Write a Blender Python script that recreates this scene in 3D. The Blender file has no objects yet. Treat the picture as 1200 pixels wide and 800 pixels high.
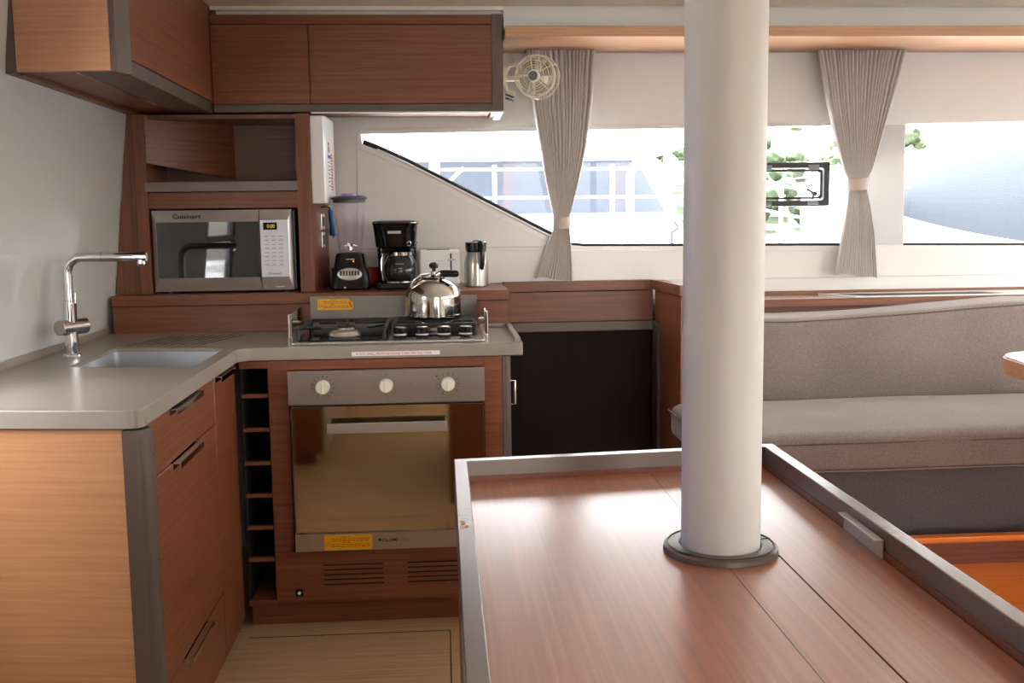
import bpy, bmesh, math, random
from mathutils import Vector, Matrix, noise
from mathutils.geometry import tessellate_polygon
random.seed(7)
SC = bpy.context.scene
COL = SC.collection
PI = math.pi

# ------------------------------------------------------------------ materials
def srgb(r, g, b):
    f = lambda c: (c/255/12.92) if c/255 <= .04045 else ((c/255+.055)/1.055)**2.4
    return (f(r), f(g), f(b), 1)

def new_mat(name):
    m = bpy.data.materials.new(name); m.use_nodes = True
    nt = m.node_tree
    return m, nt, nt.nodes['Principled BSDF']

def plain(name, rgb, rough=.5, metal=0, bump=0, bscale=200, coat=0, spec=.5, var=0, emit=0, vscale=6):
    m, nt, p = new_mat(name)
    c = srgb(*rgb)
    p.inputs['Base Color'].default_value = c
    p.inputs['Roughness'].default_value = rough
    p.inputs['Metallic'].default_value = metal
    p.inputs['Coat Weight'].default_value = coat
    p.inputs['Specular IOR Level'].default_value = spec
    tc = nt.nodes.new('ShaderNodeTexCoord')
    nz = nt.nodes.new('ShaderNodeTexNoise'); nz.inputs['Scale'].default_value = vscale; nz.inputs['Detail'].default_value = 4
    nt.links.new(tc.outputs['Object'], nz.inputs['Vector'])
    if var:
        mx = nt.nodes.new('ShaderNodeMix'); mx.data_type = 'RGBA'
        mx.inputs[6].default_value = c
        mx.inputs[7].default_value = tuple(v*(1-var) for v in c[:3]) + (1,)
        nt.links.new(nz.outputs['Fac'], mx.inputs[0]); nt.links.new(mx.outputs[2], p.inputs['Base Color'])
    if bump:
        n2 = nt.nodes.new('ShaderNodeTexNoise'); n2.inputs['Scale'].default_value = bscale; n2.inputs['Detail'].default_value = 3
        nt.links.new(tc.outputs['Object'], n2.inputs['Vector'])
        b = nt.nodes.new('ShaderNodeBump'); b.inputs['Strength'].default_value = bump; b.inputs['Distance'].default_value = .002
        nt.links.new(n2.outputs['Fac'], b.inputs['Height']); nt.links.new(b.outputs['Normal'], p.inputs['Normal'])
    if emit:
        p.inputs['Emission Color'].default_value = c; p.inputs['Emission Strength'].default_value = emit
    return m

def wood(name, a, b, axis, rough=.38, coat=0, fine=1.0, spec=.5, flat=None):
    m, nt, p = new_mat(name)
    tc = nt.nodes.new('ShaderNodeTexCoord')
    mp = nt.nodes.new('ShaderNodeMapping')
    s = [120, 120, 120]; s['xyz'.index(axis)] = 2.2
    if flat: s['xyz'.index(flat)] = 2
    mp.inputs['Scale'].default_value = s
    nt.links.new(tc.outputs['Object'], mp.inputs['Vector'])
    n1 = nt.nodes.new('ShaderNodeTexNoise'); n1.inputs['Scale'].default_value = 1; n1.inputs['Detail'].default_value = 5; n1.inputs['Distortion'].default_value = .4
    nt.links.new(mp.outputs['Vector'], n1.inputs['Vector'])
    mp2 = nt.nodes.new('ShaderNodeMapping')
    s2 = [420, 420, 420]; s2['xyz'.index(axis)] = 7
    if flat: s2['xyz'.index(flat)] = 7
    mp2.inputs['Scale'].default_value = s2
    nt.links.new(tc.outputs['Object'], mp2.inputs['Vector'])
    n2 = nt.nodes.new('ShaderNodeTexNoise'); n2.inputs['Scale'].default_value = 1; n2.inputs['Detail'].default_value = 2
    nt.links.new(mp2.outputs['Vector'], n2.inputs['Vector'])
    ad = nt.nodes.new('ShaderNodeMath'); ad.operation = 'MULTIPLY_ADD'
    ad.inputs[1].default_value = .45*fine; nt.links.new(n2.outputs['Fac'], ad.inputs[0]); nt.links.new(n1.outputs['Fac'], ad.inputs[2])
    rp = nt.nodes.new('ShaderNodeValToRGB')
    rp.color_ramp.elements[0].position = .5; rp.color_ramp.elements[0].color = srgb(*b)
    rp.color_ramp.elements[1].position = .92; rp.color_ramp.elements[1].color = srgb(*a)
    nt.links.new(ad.outputs[0], rp.inputs['Fac']); nt.links.new(rp.outputs['Color'], p.inputs['Base Color'])
    p.inputs['Roughness'].default_value = rough; p.inputs['Coat Weight'].default_value = coat
    p.inputs['Specular IOR Level'].default_value = spec
    p.inputs['Coat Roughness'].default_value = .2
    bp = nt.nodes.new('ShaderNodeBump'); bp.inputs['Strength'].default_value = .12; bp.inputs['Distance'].default_value = .0008
    nt.links.new(n2.outputs['Fac'], bp.inputs['Height']); nt.links.new(bp.outputs['Normal'], p.inputs['Normal'])
    return m

def fabric(name, a, b, scale=900, rough=.95, stripes=None, bump=.4, translucent=0):
    m, nt, p = new_mat(name)
    tc = nt.nodes.new('ShaderNodeTexCoord')
    mp = nt.nodes.new('ShaderNodeMapping'); nt.links.new(tc.outputs['Object'], mp.inputs['Vector'])
    mp.inputs['Scale'].default_value = stripes or (1, 1, 1.6)
    n1 = nt.nodes.new('ShaderNodeTexNoise'); n1.inputs['Scale'].default_value = scale*.35; n1.inputs['Detail'].default_value = 2
    nt.links.new(mp.outputs['Vector'], n1.inputs['Vector'])
    n2 = nt.nodes.new('ShaderNodeTexNoise'); n2.inputs['Scale'].default_value = 3.5; n2.inputs['Detail'].default_value = 3
    nt.links.new(tc.outputs['Object'], n2.inputs['Vector'])
    ad = nt.nodes.new('ShaderNodeMath'); ad.operation = 'MULTIPLY_ADD'; ad.inputs[1].default_value = .3
    nt.links.new(n2.outputs['Fac'], ad.inputs[0]); nt.links.new(n1.outputs['Fac'], ad.inputs[2])
    rp = nt.nodes.new('ShaderNodeValToRGB')
    rp.color_ramp.elements[0].position = .42; rp.color_ramp.elements[0].color = srgb(*b)
    rp.color_ramp.elements[1].position = .85; rp.color_ramp.elements[1].color = srgb(*a)
    nt.links.new(ad.outputs[0], rp.inputs['Fac']); nt.links.new(rp.outputs['Color'], p.inputs['Base Color'])
    p.inputs['Roughness'].default_value = rough; p.inputs['Specular IOR Level'].default_value = .15
    p.inputs['Sheen Weight'].default_value = .25
    bp = nt.nodes.new('ShaderNodeBump'); bp.inputs['Strength'].default_value = bump; bp.inputs['Distance'].default_value = .001
    nt.links.new(n1.outputs['Fac'], bp.inputs['Height']); nt.links.new(bp.outputs['Normal'], p.inputs['Normal'])
    if translucent:
        tl = nt.nodes.new('ShaderNodeBsdfTranslucent'); nt.links.new(rp.outputs['Color'], tl.inputs['Color'])
        mx = nt.nodes.new('ShaderNodeMixShader'); mx.inputs[0].default_value = translucent
        nt.links.new(p.outputs[0], mx.inputs[1]); nt.links.new(tl.outputs[0], mx.inputs[2])
        nt.links.new(mx.outputs[0], nt.nodes['Material Output'].inputs['Surface'])
    return m

def brushed(name, rgb, rough, axis='x', strength=.025):
    m, nt, p = new_mat(name)
    p.inputs['Base Color'].default_value = srgb(*rgb); p.inputs['Metallic'].default_value = .72
    tc = nt.nodes.new('ShaderNodeTexCoord'); mp = nt.nodes.new('ShaderNodeMapping')
    s = [1800, 1800, 1800]; s['xyz'.index(axis)] = 8
    mp.inputs['Scale'].default_value = s; nt.links.new(tc.outputs['Object'], mp.inputs['Vector'])
    n = nt.nodes.new('ShaderNodeTexNoise'); n.inputs['Scale'].default_value = 1
    nt.links.new(mp.outputs['Vector'], n.inputs['Vector'])
    mr = nt.nodes.new('ShaderNodeMapRange'); mr.inputs['To Min'].default_value = rough*.93; mr.inputs['To Max'].default_value = rough*1.08
    nt.links.new(n.outputs['Fac'], mr.inputs['Value']); nt.links.new(mr.outputs['Result'], p.inputs['Roughness'])
    bp = nt.nodes.new('ShaderNodeBump'); bp.inputs['Strength'].default_value = strength; bp.inputs['Distance'].default_value = .0004
    nt.links.new(n.outputs['Fac'], bp.inputs['Height']); nt.links.new(bp.outputs['Normal'], p.inputs['Normal'])
    return m

def glass(name, tint=(1, 1, 1), ior=1.45, rough=0.0, gloss=(1, 1, 1)):
    m = bpy.data.materials.new(name); m.use_nodes = True; nt = m.node_tree
    nt.nodes.remove(nt.nodes['Principled BSDF'])
    out = nt.nodes['Material Output']
    tr = nt.nodes.new('ShaderNodeBsdfTransparent'); tr.inputs['Color'].default_value = (*tint, 1)
    gl = nt.nodes.new('ShaderNodeBsdfGlossy'); gl.inputs['Roughness'].default_value = rough; gl.inputs['Color'].default_value = (*gloss, 1)
    fr = nt.nodes.new('ShaderNodeFresnel'); fr.inputs['IOR'].default_value = ior
    geo = nt.nodes.new('ShaderNodeNewGeometry')
    mul = nt.nodes.new('ShaderNodeMath'); mul.operation = 'MULTIPLY'
    inv = nt.nodes.new('ShaderNodeMath'); inv.operation = 'SUBTRACT'; inv.inputs[0].default_value = 1
    nt.links.new(geo.outputs['Backfacing'], inv.inputs[1])
    nt.links.new(fr.outputs['Fac'], mul.inputs[0]); nt.links.new(inv.outputs[0], mul.inputs[1])
    mx = nt.nodes.new('ShaderNodeMixShader')
    nt.links.new(mul.outputs[0], mx.inputs['Fac']); nt.links.new(tr.outputs[0], mx.inputs[1]); nt.links.new(gl.outputs[0], mx.inputs[2])
    nt.links.new(mx.outputs[0], out.inputs['Surface'])
    return m

WA, WB = (132, 77, 49), (102, 55, 34)  # same oak as the end panels, darkened to carry the galley's shade
M = dict(
    wood_x=wood('oak laminate grain across', WA, WB, 'x'),
    wood_y=wood('oak laminate grain along', WA, WB, 'y'),
    wood_z=wood('oak laminate grain upright', WA, WB, 'z'),
    wood_table=wood('oak table veneer', (184, 118, 84), (158, 98, 68), 'y', rough=.38, coat=.75, fine=.5),
    wood_dark=wood('brown niche veneer', (120, 80, 62), (96, 62, 48), 'x'),  # duller brown oak for niche, panel backs and one underside
    wood_pale=wood('pale plank', (196, 166, 128), (172, 140, 104), 'x', rough=.45),
    wood_orange=wood('orange varnished wood', (242, 140, 20), (214, 104, 8), 'x', rough=.3, coat=.3),
    taupe=plain('taupe coated aluminium', (98, 84, 77), .42, .2, bump=.03),
    taupe_rim=plain('greige edge trim', (124, 112, 106), .26, .4, bump=.04),
    stone=plain('greige solid surface', (150, 140, 130), .28, bump=.03, var=.06, vscale=40),
    gelcoat=plain('white gelcoat', (224, 223, 221), .22, var=.03, vscale=2),
    lining=plain('cream lining', (214, 207, 198), .55, bump=.04, var=.03),
    headliner=plain('beige headliner vinyl', (226, 217, 203), .7, bump=.1, bscale=400),
    hull=plain('white hull wall laminate', (206, 206, 204), .12, var=.02, vscale=1.5),
    pillar=plain('white painted mast post', (208, 205, 201), .45, bump=.02),
    steel=brushed('brushed stainless', (190, 186, 182), .26),
    steel_v=brushed('brushed stainless upright', (188, 184, 180), .24, 'z'),
    chrome=plain('polished chrome', (222, 222, 224), .06, 1),
    polished=plain('polished stainless', (206, 202, 198), .1, 1),
    sink=brushed('satin sink steel', (188, 190, 196), .36, 'y', .05),
    black=plain('black plastic', (16, 16, 17), .25, bump=.02),
    black_gloss=plain('black gloss plastic', (9, 9, 11), .08),
    black_iron=plain('black enamel iron', (18, 18, 19), .32, bump=.2, bscale=300),
    rubber=plain('dark gasket rubber', (38, 38, 36), .6),
    void=plain('dark interior shade', (18, 14, 12), .8),  # near-black paints the unlit inside of rack and slots
    nook=wood('dark espresso panel', (40, 27, 23), (28, 18, 16), 'z', rough=.6, spec=.15),
    white=plain('white plastic', (232, 232, 232), .3),
    white_warm=plain('cream plastic', (224, 214, 196), .35),
    white_panel=plain('keypad white', (222, 226, 236), .3),
    grey_mark=plain('grey print', (172, 176, 184), .5),
    dark_mark=plain('dark print', (40, 36, 34), .5),
    red_mark=plain('red print', (200, 60, 56), .5),
    blue_mark=plain('blue print', (60, 76, 140), .5),
    yellow=plain('yellow sticker', (236, 170, 14), .4, var=.06, vscale=30),
    orange_mark=plain('orange print', (206, 96, 20), .5),
    brown_mark=plain('brown print', (110, 66, 10), .5),
    knob=plain('ivory knob', (226, 222, 208), .3),
    red=plain('red enamel', (150, 34, 30), .3),
    blue=plain('blue cloth', (24, 92, 160), .7, bump=.2),
    lilac=plain('lilac plastic', (150, 122, 214), .3),
    jar=glass('lilac clear plastic', (.965, .95, .985), 1.5),
    clear=glass('clear glass', (.86, .88, .88), 1.5),
    pane=glass('window glass', (.97, .98, .98), 1.35),
    water=glass('brown tinted glass', (.5, .45, .4), 1.4),
    mw_glass=plain('microwave dark glass', (12, 14, 18), .03, coat=0, spec=.9),
    oven_mirror=plain('bronze mirror glass', (178, 164, 138), .05, 1),
    display=plain('dark display', (20, 18, 6), .1),
    digits=plain('amber digits', (200, 170, 40), .5, emit=.15),
    orange_led=plain('orange indicator', (255, 120, 30), .4, emit=.6),
    sofa=fabric('greige woven upholstery', (150, 136, 130), (106, 95, 91)),
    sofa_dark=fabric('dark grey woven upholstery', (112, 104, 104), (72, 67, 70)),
    piping=fabric('brown piping', (110, 92, 80), (90, 74, 64)),
    curtain=fabric('taupe linen', (210, 204, 200), (182, 174, 170), 700, stripes=(6, 6, .4), translucent=.12),
    tie=fabric('pale linen tie', (206, 192, 184), (186, 172, 164), 700),
    table_white=plain('white table laminate', (224, 224, 224), .2),
    grey_deck=plain('grey shelf trim', (128, 116, 112), .4),
    boat_white=plain('boat white', (240, 240, 240), .3),
    boat_blue=plain('boat tinted window', (51, 61, 77), .3, var=.15, vscale=1.5),
    boat_mauve=plain('boat curtain', (62, 54, 66), .5),
    boat_pale=plain('boat pale blue cover', (72, 77, 85), .9, spec=.05, var=.04, vscale=1),
    canvas=plain('blue canvas awning', (40, 84, 170), .7),
    leaf=plain('leaf green', (66, 80, 54), .8, var=.5, vscale=3),
    leaf_b=plain('pale leaf green', (86, 100, 72), .8, var=.5, vscale=3),
    bark=plain('bark', (90, 74, 58), .9),
    hill=plain('hillside green', (66, 78, 54), .9, var=.4, vscale=.2),
    sea=plain('sea water', (44, 58, 64), .1, bump=.3, bscale=2),
    house=plain('house plaster', (228, 224, 218), .8),
    house_win=plain('house window dark', (110, 120, 134), .2),
    sill_tile=plain('pale deck', (210, 205, 196), .6),
    bare=plain('bare chipped wood', (196, 140, 100), .6),
)

# ------------------------------------------------------------------ mesh builder
class MB:
    def __init__(s): s.bm = bmesh.new()
    def box(s, x0, x1, y0, y1, z0, z1, bev=0, seg=2):
        t = bmesh.new()
        bmesh.ops.create_cube(t, size=1)
        for v in t.verts:
            v.co = Vector(((x0+x1)/2+v.co.x*(x1-x0), (y0+y1)/2+v.co.y*(y1-y0), (z0+z1)/2+v.co.z*(z1-z0)))
        if bev: bmesh.ops.bevel(t, geom=list(t.edges), offset=bev, segments=seg, affect='EDGES', profile=.5)
        return s._merge(t)
    def obox(s, c, size, rot, bev=0, seg=2):
        t = bmesh.new(); bmesh.ops.create_cube(t, size=1)
        for v in t.verts: v.co = Vector((v.co.x*size[0], v.co.y*size[1], v.co.z*size[2]))
        if bev: bmesh.ops.bevel(t, geom=list(t.edges), offset=bev, segments=seg, affect='EDGES', profile=.5)
        bmesh.ops.transform(t, matrix=Matrix.Translation(c) @ rot.to_4x4(), verts=t.verts)
        return s._merge(t)
    def _merge(s, t):
        me = bpy.data.meshes.new('tmp'); t.to_mesh(me); t.free()
        s.bm.from_mesh(me); bpy.data.meshes.remove(me)
        return s
    def cyl(s, p0, p1, r, r2=None, n=24):
        p0, p1 = Vector(p0), Vector(p1); d = p1-p0
        t = bmesh.new()
        bmesh.ops.create_cone(t, cap_ends=True, segments=n, radius1=r, radius2=r if r2 is None else r2, depth=d.length)
        bmesh.ops.transform(t, matrix=Matrix.Translation((p0+p1)/2) @ d.to_track_quat('Z', 'Y').to_matrix().to_4x4(), verts=t.verts)
        return s._merge(t)
    def lathe(s, c, prof, n=40, mat=None, sx=1, sy=1, closed=False):
        t = bmesh.new(); rings = []
        for r, z in prof:
            if r < 1e-6: rings.append([t.verts.new((0, 0, z))])
            else: rings.append([t.verts.new((r*sx*math.cos(2*PI*i/n), r*sy*math.sin(2*PI*i/n), z)) for i in range(n)])
        pairs = list(zip(rings, rings[1:]))
        if closed: pairs.append((rings[-1], rings[0]))
        for a, b in pairs:
            for i in range(n):
                j = (i+1) % n
                if len(a) == 1 and len(b) == 1: continue
                if len(a) == 1: t.faces.new((a[0], b[j], b[i]))
                elif len(b) == 1: t.faces.new((a[i], a[j], b[0]))
                else: t.faces.new((a[i], a[j], b[j], b[i]))
        bmesh.ops.recalc_face_normals(t, faces=t.faces)
        m = Matrix.Translation(c)
        if mat is not None: m = m @ mat.to_4x4()
        bmesh.ops.transform(t, matrix=m, verts=t.verts)
        return s._merge(t)
    def tube(s, pts, r, n=10, closed=False, flat=None):
        pts = [Vector(p) for p in pts]; N = len(pts); t = bmesh.new(); rings = []
        rr = r if hasattr(r, '__len__') else [r]*N
        up = None
        for i, p in enumerate(pts):
            if closed: d = pts[(i+1) % N]-pts[i-1]
            else: d = pts[min(i+1, N-1)]-pts[max(i-1, 0)]
            d.normalize()
            if up is None:
                up = Vector((0, 0, 1)) if abs(d.z) < .9 else Vector((1, 0, 0))
            a = up-d*up.dot(d)
            if a.length < 1e-5: a = Vector((1, .1, .2))-d*d.dot(Vector((1, .1, .2)))
            a.normalize(); b = d.cross(a); up = a
            fa, fb = flat or (1, 1)
            rings.append([t.verts.new(p+(a*math.cos(2*PI*k/n)*fa+b*math.sin(2*PI*k/n)*fb)*rr[i]) for k in range(n)])
        for i in range(N if closed else N-1):
            A, B = rings[i], rings[(i+1) % N]
            for k in range(n): t.faces.new((A[k], A[(k+1) % n], B[(k+1) % n], B[k]))
        if not closed:
            t.faces.new(rings[0][::-1]); t.faces.new(rings[-1])
        bmesh.ops.recalc_face_normals(t, faces=t.faces)
        return s._merge(t)
    def prism(s, poly, axis, a, b, holes=(), bev=0):
        """polygon (2-D) extruded along axis from a to b; xy for z, xz for y, yz for x"""
        def P3(u, v, w): return {'z': (u, v, w), 'y': (u, w, v), 'x': (w, u, v)}[axis]
        t = bmesh.new(); loops = [poly]+list(holes)
        flat = [p for L in loops for p in L]
        tris = tessellate_polygon([[Vector((u, v, 0)) for u, v in L] for L in loops])
        va = [t.verts.new(P3(u, v, a)) for u, v in flat]; vb = [t.verts.new(P3(u, v, b)) for u, v in flat]
        for q in tris:
            try: t.faces.new([va[i] for i in q]); t.faces.new([vb[i] for i in q][::-1])
            except ValueError: pass
        o = 0
        for L in loops:
            n = len(L)
            for i in range(n):
                j = (i+1) % n
                t.faces.new((va[o+i], va[o+j], vb[o+j], vb[o+i]))
            o += n
        bmesh.ops.recalc_face_normals(t, faces=t.faces)
        bmesh.ops.dissolve_limit(t, angle_limit=.01, verts=t.verts, edges=t.edges)
        if bev:
            es = [e for e in t.edges if len(e.link_faces) == 2 and e.calc_face_angle(0) > .7 and abs(e.verts[0].co['xyz'.index(axis)]-e.verts[1].co['xyz'.index(axis)]) < 1e-6]
            bmesh.ops.bevel(t, geom=es, offset=bev, segments=3, affect='EDGES', profile=.5)
        return s._merge(t)
    def sheet(s, rows, thick=0):
        """grid of points rows[i][j]; thick > 0 gives it a back side"""
        t = bmesh.new(); V = [[t.verts.new(p) for p in r] for r in rows]
        fs = []
        for i in range(len(V)-1):
            for j in range(len(V[0])-1):
                fs.append(t.faces.new((V[i][j], V[i][j+1], V[i+1][j+1], V[i+1][j])))
        if thick:
            t.normal_update()
            B = [[t.verts.new(v.co-v.normal*thick) for v in r] for r in V]
            m, n = len(V), len(V[0])
            for i in range(m-1):
                for j in range(n-1):
                    t.faces.new((B[i][j], B[i+1][j], B[i+1][j+1], B[i][j+1]))
            for i in range(m-1):
                for j in (0, n-1): t.faces.new((V[i][j], V[i+1][j], B[i+1][j], B[i][j]))
            for j in range(n-1):
                for i in (0, m-1): t.faces.new((V[i][j], V[i][j+1], B[i][j+1], B[i][j]))
            bmesh.ops.recalc_face_normals(t, faces=t.faces)
        return s._merge(t)
    def cushion(s, x0, x1, y0, y1, z0, z1, r, n=(24, 12, 6), fn=None):
        t = bmesh.new(); bmesh.ops.create_cube(t, size=2)
        def grid():
            g = bmesh.new(); nx, ny, nz = n
            seen = {}
            def V(i, j, k):
                key = (i, j, k)
                if key not in seen: seen[key] = g.verts.new((2*i/nx-1, 2*j/ny-1, 2*k/nz-1))
                return seen[key]
            for i in range(nx):
                for j in range(ny):
                    for k in (0, nz): g.faces.new((V(i, j, k), V(i+1, j, k), V(i+1, j+1, k), V(i, j+1, k)))
            for i in range(nx):
                for k in range(nz):
                    for j in (0, ny): g.faces.new((V(i, j, k), V(i+1, j, k), V(i+1, j, k+1), V(i, j, k+1)))
            for j in range(ny):
                for k in range(nz):
                    for i in (0, nx): g.faces.new((V(i, j, k), V(i, j+1, k), V(i, j+1, k+1), V(i, j, k+1)))
            bmesh.ops.recalc_face_normals(g, faces=g.faces)
            return g
        t.free(); t = grid()
        H = Vector(((x1-x0)/2, (y1-y0)/2, (z1-z0)/2)); C = Vector(((x0+x1)/2, (y0+y1)/2, (z0+z1)/2))
        for v in t.verts:
            u = v.co.copy()
            # bunch the grid towards the edges so that the rounding stays smooth
            w = Vector([math.sin(c*PI/2)*.35+c*.65 for c in u])
            p = Vector((w.x*H.x, w.y*H.y, w.z*H.z))
            q = Vector([max(-(H[i]-r), min(H[i]-r, p[i])) for i in range(3)])
            d = p-q
            if d.length > 1e-9: p = q+d.normalized()*min(r, d.length if max(abs(c) for c in u) < .999 else r)
            v.co = C+p
            if fn: v.co = Vector(fn(v.co, u))
        return s._merge(t)
    def build(s, name, mat, parent=None, ang=38):
        bm = s.bm
        bmesh.ops.remove_doubles(bm, verts=bm.verts, dist=1e-6)
        o = ORG(parent)
        bmesh.ops.translate(bm, vec=-o, verts=bm.verts)
        bm.normal_update()
        for f in bm.faces: f.smooth = True
        for e in bm.edges:
            e.smooth = not (len(e.link_faces) == 2 and e.calc_face_angle(0) > math.radians(ang))
        me = bpy.data.meshes.new(name); bm.to_mesh(me); bm.free()
        me.materials.append(M[mat] if isinstance(mat, str) else mat)
        ob = bpy.data.objects.new(name, me); COL.objects.link(ob)
        if parent: ob.parent = parent
        wn = ob.modifiers.new('even_normals', 'WEIGHTED_NORMAL'); wn.keep_sharp = True; wn.weight = 60
        return ob

def ORG(p):
    o = Vector((0, 0, 0))
    while p: o += p.location; p = p.parent
    return o

def tag(o, label=None, cat=None, group=None, kind=None):
    if label: o['label'] = label
    if cat: o['category'] = cat
    if group: o['group'] = group
    if kind: o['kind'] = kind
    return o
def thing(name, label, cat, loc, group=None):
    o = bpy.data.objects.new(name, None); COL.objects.link(o); o.location = loc; o.empty_display_size = .1
    return tag(o, label, cat, group)
def struct(o): o['kind'] = 'structure'; return o
def lab(o, l): o['label'] = l; return o

RX = Matrix.Rotation(PI/2, 3, 'X')                 # text facing -y
RPX = Matrix.Rotation(PI/2, 3, 'Z') @ RX           # text facing +x
def text_mb(mb, s, c, w, h, rot=RX, depth=.0006, bold=0):
    cu = bpy.data.curves.new('lettering', 'FONT'); cu.body = s; cu.size = 1; cu.extrude = .02; cu.offset = bold
    ob = bpy.data.objects.new('lettering', cu); COL.objects.link(ob)
    bpy.context.view_layer.update()
    me = bpy.data.meshes.new_from_object(ob.evaluated_get(bpy.context.evaluated_depsgraph_get()))
    bpy.data.objects.remove(ob); bpy.data.curves.remove(cu)
    xs = [v.co.x for v in me.vertices]; ys = [v.co.y for v in me.vertices]
    x0, x1, y0, y1 = min(xs), max(xs), min(ys), max(ys)
    t = bmesh.new(); t.from_mesh(me); bpy.data.meshes.remove(me)
    for v in t.verts:
        l = Vector(((v.co.x-(x0+x1)/2)/(x1-x0)*w, (v.co.y-(y0+y1)/2)/(y1-y0)*h, v.co.z/.02*depth))
        v.co = Vector(c)+rot @ l
    return mb._merge(t)

def arc(cx, cy, r, a0, a1, n=6):
    return [(cx+r*math.cos(math.radians(a0+(a1-a0)*i/n)), cy+r*math.sin(math.radians(a0+(a1-a0)*i/n))) for i in range(n+1)]
def rrect(x0, x1, y0, y1, r, n=5):
    return arc(x1-r, y0+r, r, -90, 0, n)+arc(x1-r, y1-r, r, 0, 90, n)+arc(x0+r, y1-r, r, 90, 180, n)+arc(x0+r, y0+r, r, 180, 270, n)

# ================================================================== SETTING
WY = 4.0          # inner face of the window wall
CZ = 2.03         # ceiling
# floor -------------------------------------------------------------
mb = MB().box(-1.3, 3.4, -2.7, 4.1, -.06, 0)
fl = struct(mb.build('floor', 'wood_pale'))
mb = MB()
for (x0, x1, y0, y1) in ((.0, .004, 2.0, 3.085), (-.62, .004, 3.082, 3.086), (-.62, .004, 1.9, 1.904)):
    mb.box(x0, x1, y0, y1, 0, .0008)
mb.build('seam', 'dark_mark', fl)
struct(MB().box(.62, 3.4, -.4, 4.0, 0, .18, .004).build('floor_saloon', 'wood_pale'))

# ceiling -----------------------------------------------------------
ce = struct(MB().box(-1.3, 3.4, -2.7, 3.72, CZ, CZ+.05, .004).build('ceiling', 'headliner'))
struct(MB().box(-1.3, 3.4, 3.72, 4.1, CZ+.006, CZ+.05).build('ceiling_edge', 'headliner'))
mb = MB()
mb.prism([(3.70, 1.945), (3.712, 2.0), (3.725, CZ+.004), (4.0, CZ+.004), (4.0, 1.945)], 'x', .235, 3.3)
struct(mb.build('trim_1', 'gelcoat'))
struct(MB().box(-.787, .235, 3.715, 3.99, 2.0165, CZ-.0005).build('ceiling_lip', 'headliner'))
struct(MB().box(-.77, .235, 3.735, 4.0, 1.9985, 2.016).build('trim_2', 'gelcoat'))

# front wall with the two windows -----------------------------------
win1 = [(-.30, 1.612), (-.296, 1.575), (-.24, 1.553), (-.12, 1.497), (.427, 1.212), (.46, 1.195), (.50, 1.178), (.56, 1.172), (1.70, 1.158), (1.70, 1.634)]
win2 = [(1.853, 1.157), (3.0, 1.14), (3.0, 1.655), (1.846, 1.636)]
mb = MB().prism([(-1.3, 0), (3.4, 0), (3.4, CZ), (-1.3, CZ)], 'y', WY, WY+.05, holes=[win1, win2])
struct(mb.build('wall_front', 'gelcoat'))
# low step on the wall: the panel under the sill and the raised panel below the slanting edge
mb = MB().prism([(-.435, 1.033), (3.3, 1.033), (3.3, 1.128), (1.8, 1.138), (.5, 1.158), (.0, 1.165), (-.435, 1.172)], 'y', WY-.008, WY+.001, bev=.003)
struct(mb.build('trim_3', 'gelcoat'))
def offset_line(pts, dz): return [(x, z+dz) for x, z in pts]
mb = MB()
mb.prism([(-.322, 1.175), (.42, 1.172), (.40, 1.196), (.36, 1.222), (-.12, 1.474), (-.25, 1.535), (-.318, 1.56)], 'y', WY-.006, WY+.001, bev=.003)
struct(mb.build('trim_4', 'gelcoat'))
struct(MB().prism([(1.703, 1.165), (1.85, 1.162), (1.843, 1.634), (1.703, 1.631)], 'y', WY-.005, WY+.001, bev=.002).build('trim_5', plain('grey mullion gelcoat', (198, 198, 200), .12)))
def window(n, outline, label):
    w = struct(MB().prism(outline, 'y', WY+.03, WY+.036).build('window_%d' % n, 'pane'))
    return w
w1 = window(1, win1, '')
mb = MB()
mb.tube([(x+.004, WY+.008, z+.009) for x, z in win1[1:7]], .0095, 8)
mb.tube([(x, WY+.012, z+.005) for x, z in win1[6:9]], .006, 8)
mb.build('gasket', 'rubber', w1)
mb = MB()
mb.tube([(x, WY+.003, z) for x, z in win1[2:7]], .007, 8)
mb.tube([(-.30, WY+.003, 1.635), (-.312, WY+.003, 1.60), (-.318, WY+.003, 1.40), (-.322, WY+.003, 1.18)], .005, 8)
mb.tube([(-.30, WY+.003, 1.63), (1.70, WY+.003, 1.643)], .006, 8)
mb.build('bead', 'gelcoat', w1)
w2 = window(2, win2, '')
mb = MB().tube([(1.853, WY+.012, 1.161), (3.0, WY+.012, 1.144)], .006, 8)
mb.build('gasket', 'rubber', w2)
# left hull wall: upright below the worktop, leaning in above it; a window nearer the stern
wl = [(-2.7, .0), (4.0, 0), (4.0, CZ), (-2.7, CZ)]
def hx(z): return -1.186+max(0, z-.85)*.118
mb = MB()
hole = (1.60, 2.28, .96, 1.52)
def wallpiece(y0, y1, z0, z1):
    zs = [z0]+[z for z in (.85,) if z0 < z < z1]+[z1]
    poly = [(hx(z), z) for z in zs]+[(hx(z)-.05, z) for z in reversed(zs)]
    mb.prism(poly, 'y', y0, y1)
wallpiece(-2.7, hole[0], 0, CZ); wallpiece(hole[1], 4.0, 0, CZ); wallpiece(hole[0], hole[1], 0, hole[2]); wallpiece(hole[0], hole[1], hole[3], CZ)
struct(mb.build('wall_left', 'hull'))
mb = MB()
for a, b in (((hole[0], hole[2]), (hole[1], hole[2])), ((hole[0], hole[3]), (hole[1], hole[3])), ((hole[0], hole[2]), (hole[0], hole[3])), ((hole[1], hole[2]), (hole[1], hole[3])), ((hole[0], 1.2), (hole[1], 1.2))):
    mb.cyl((hx(a[1])-.02, a[0], a[1]), (hx(b[1])-.02, b[0], b[1]), .018, n=12)
w3 = struct(mb.build('window_3', 'taupe'))
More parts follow.
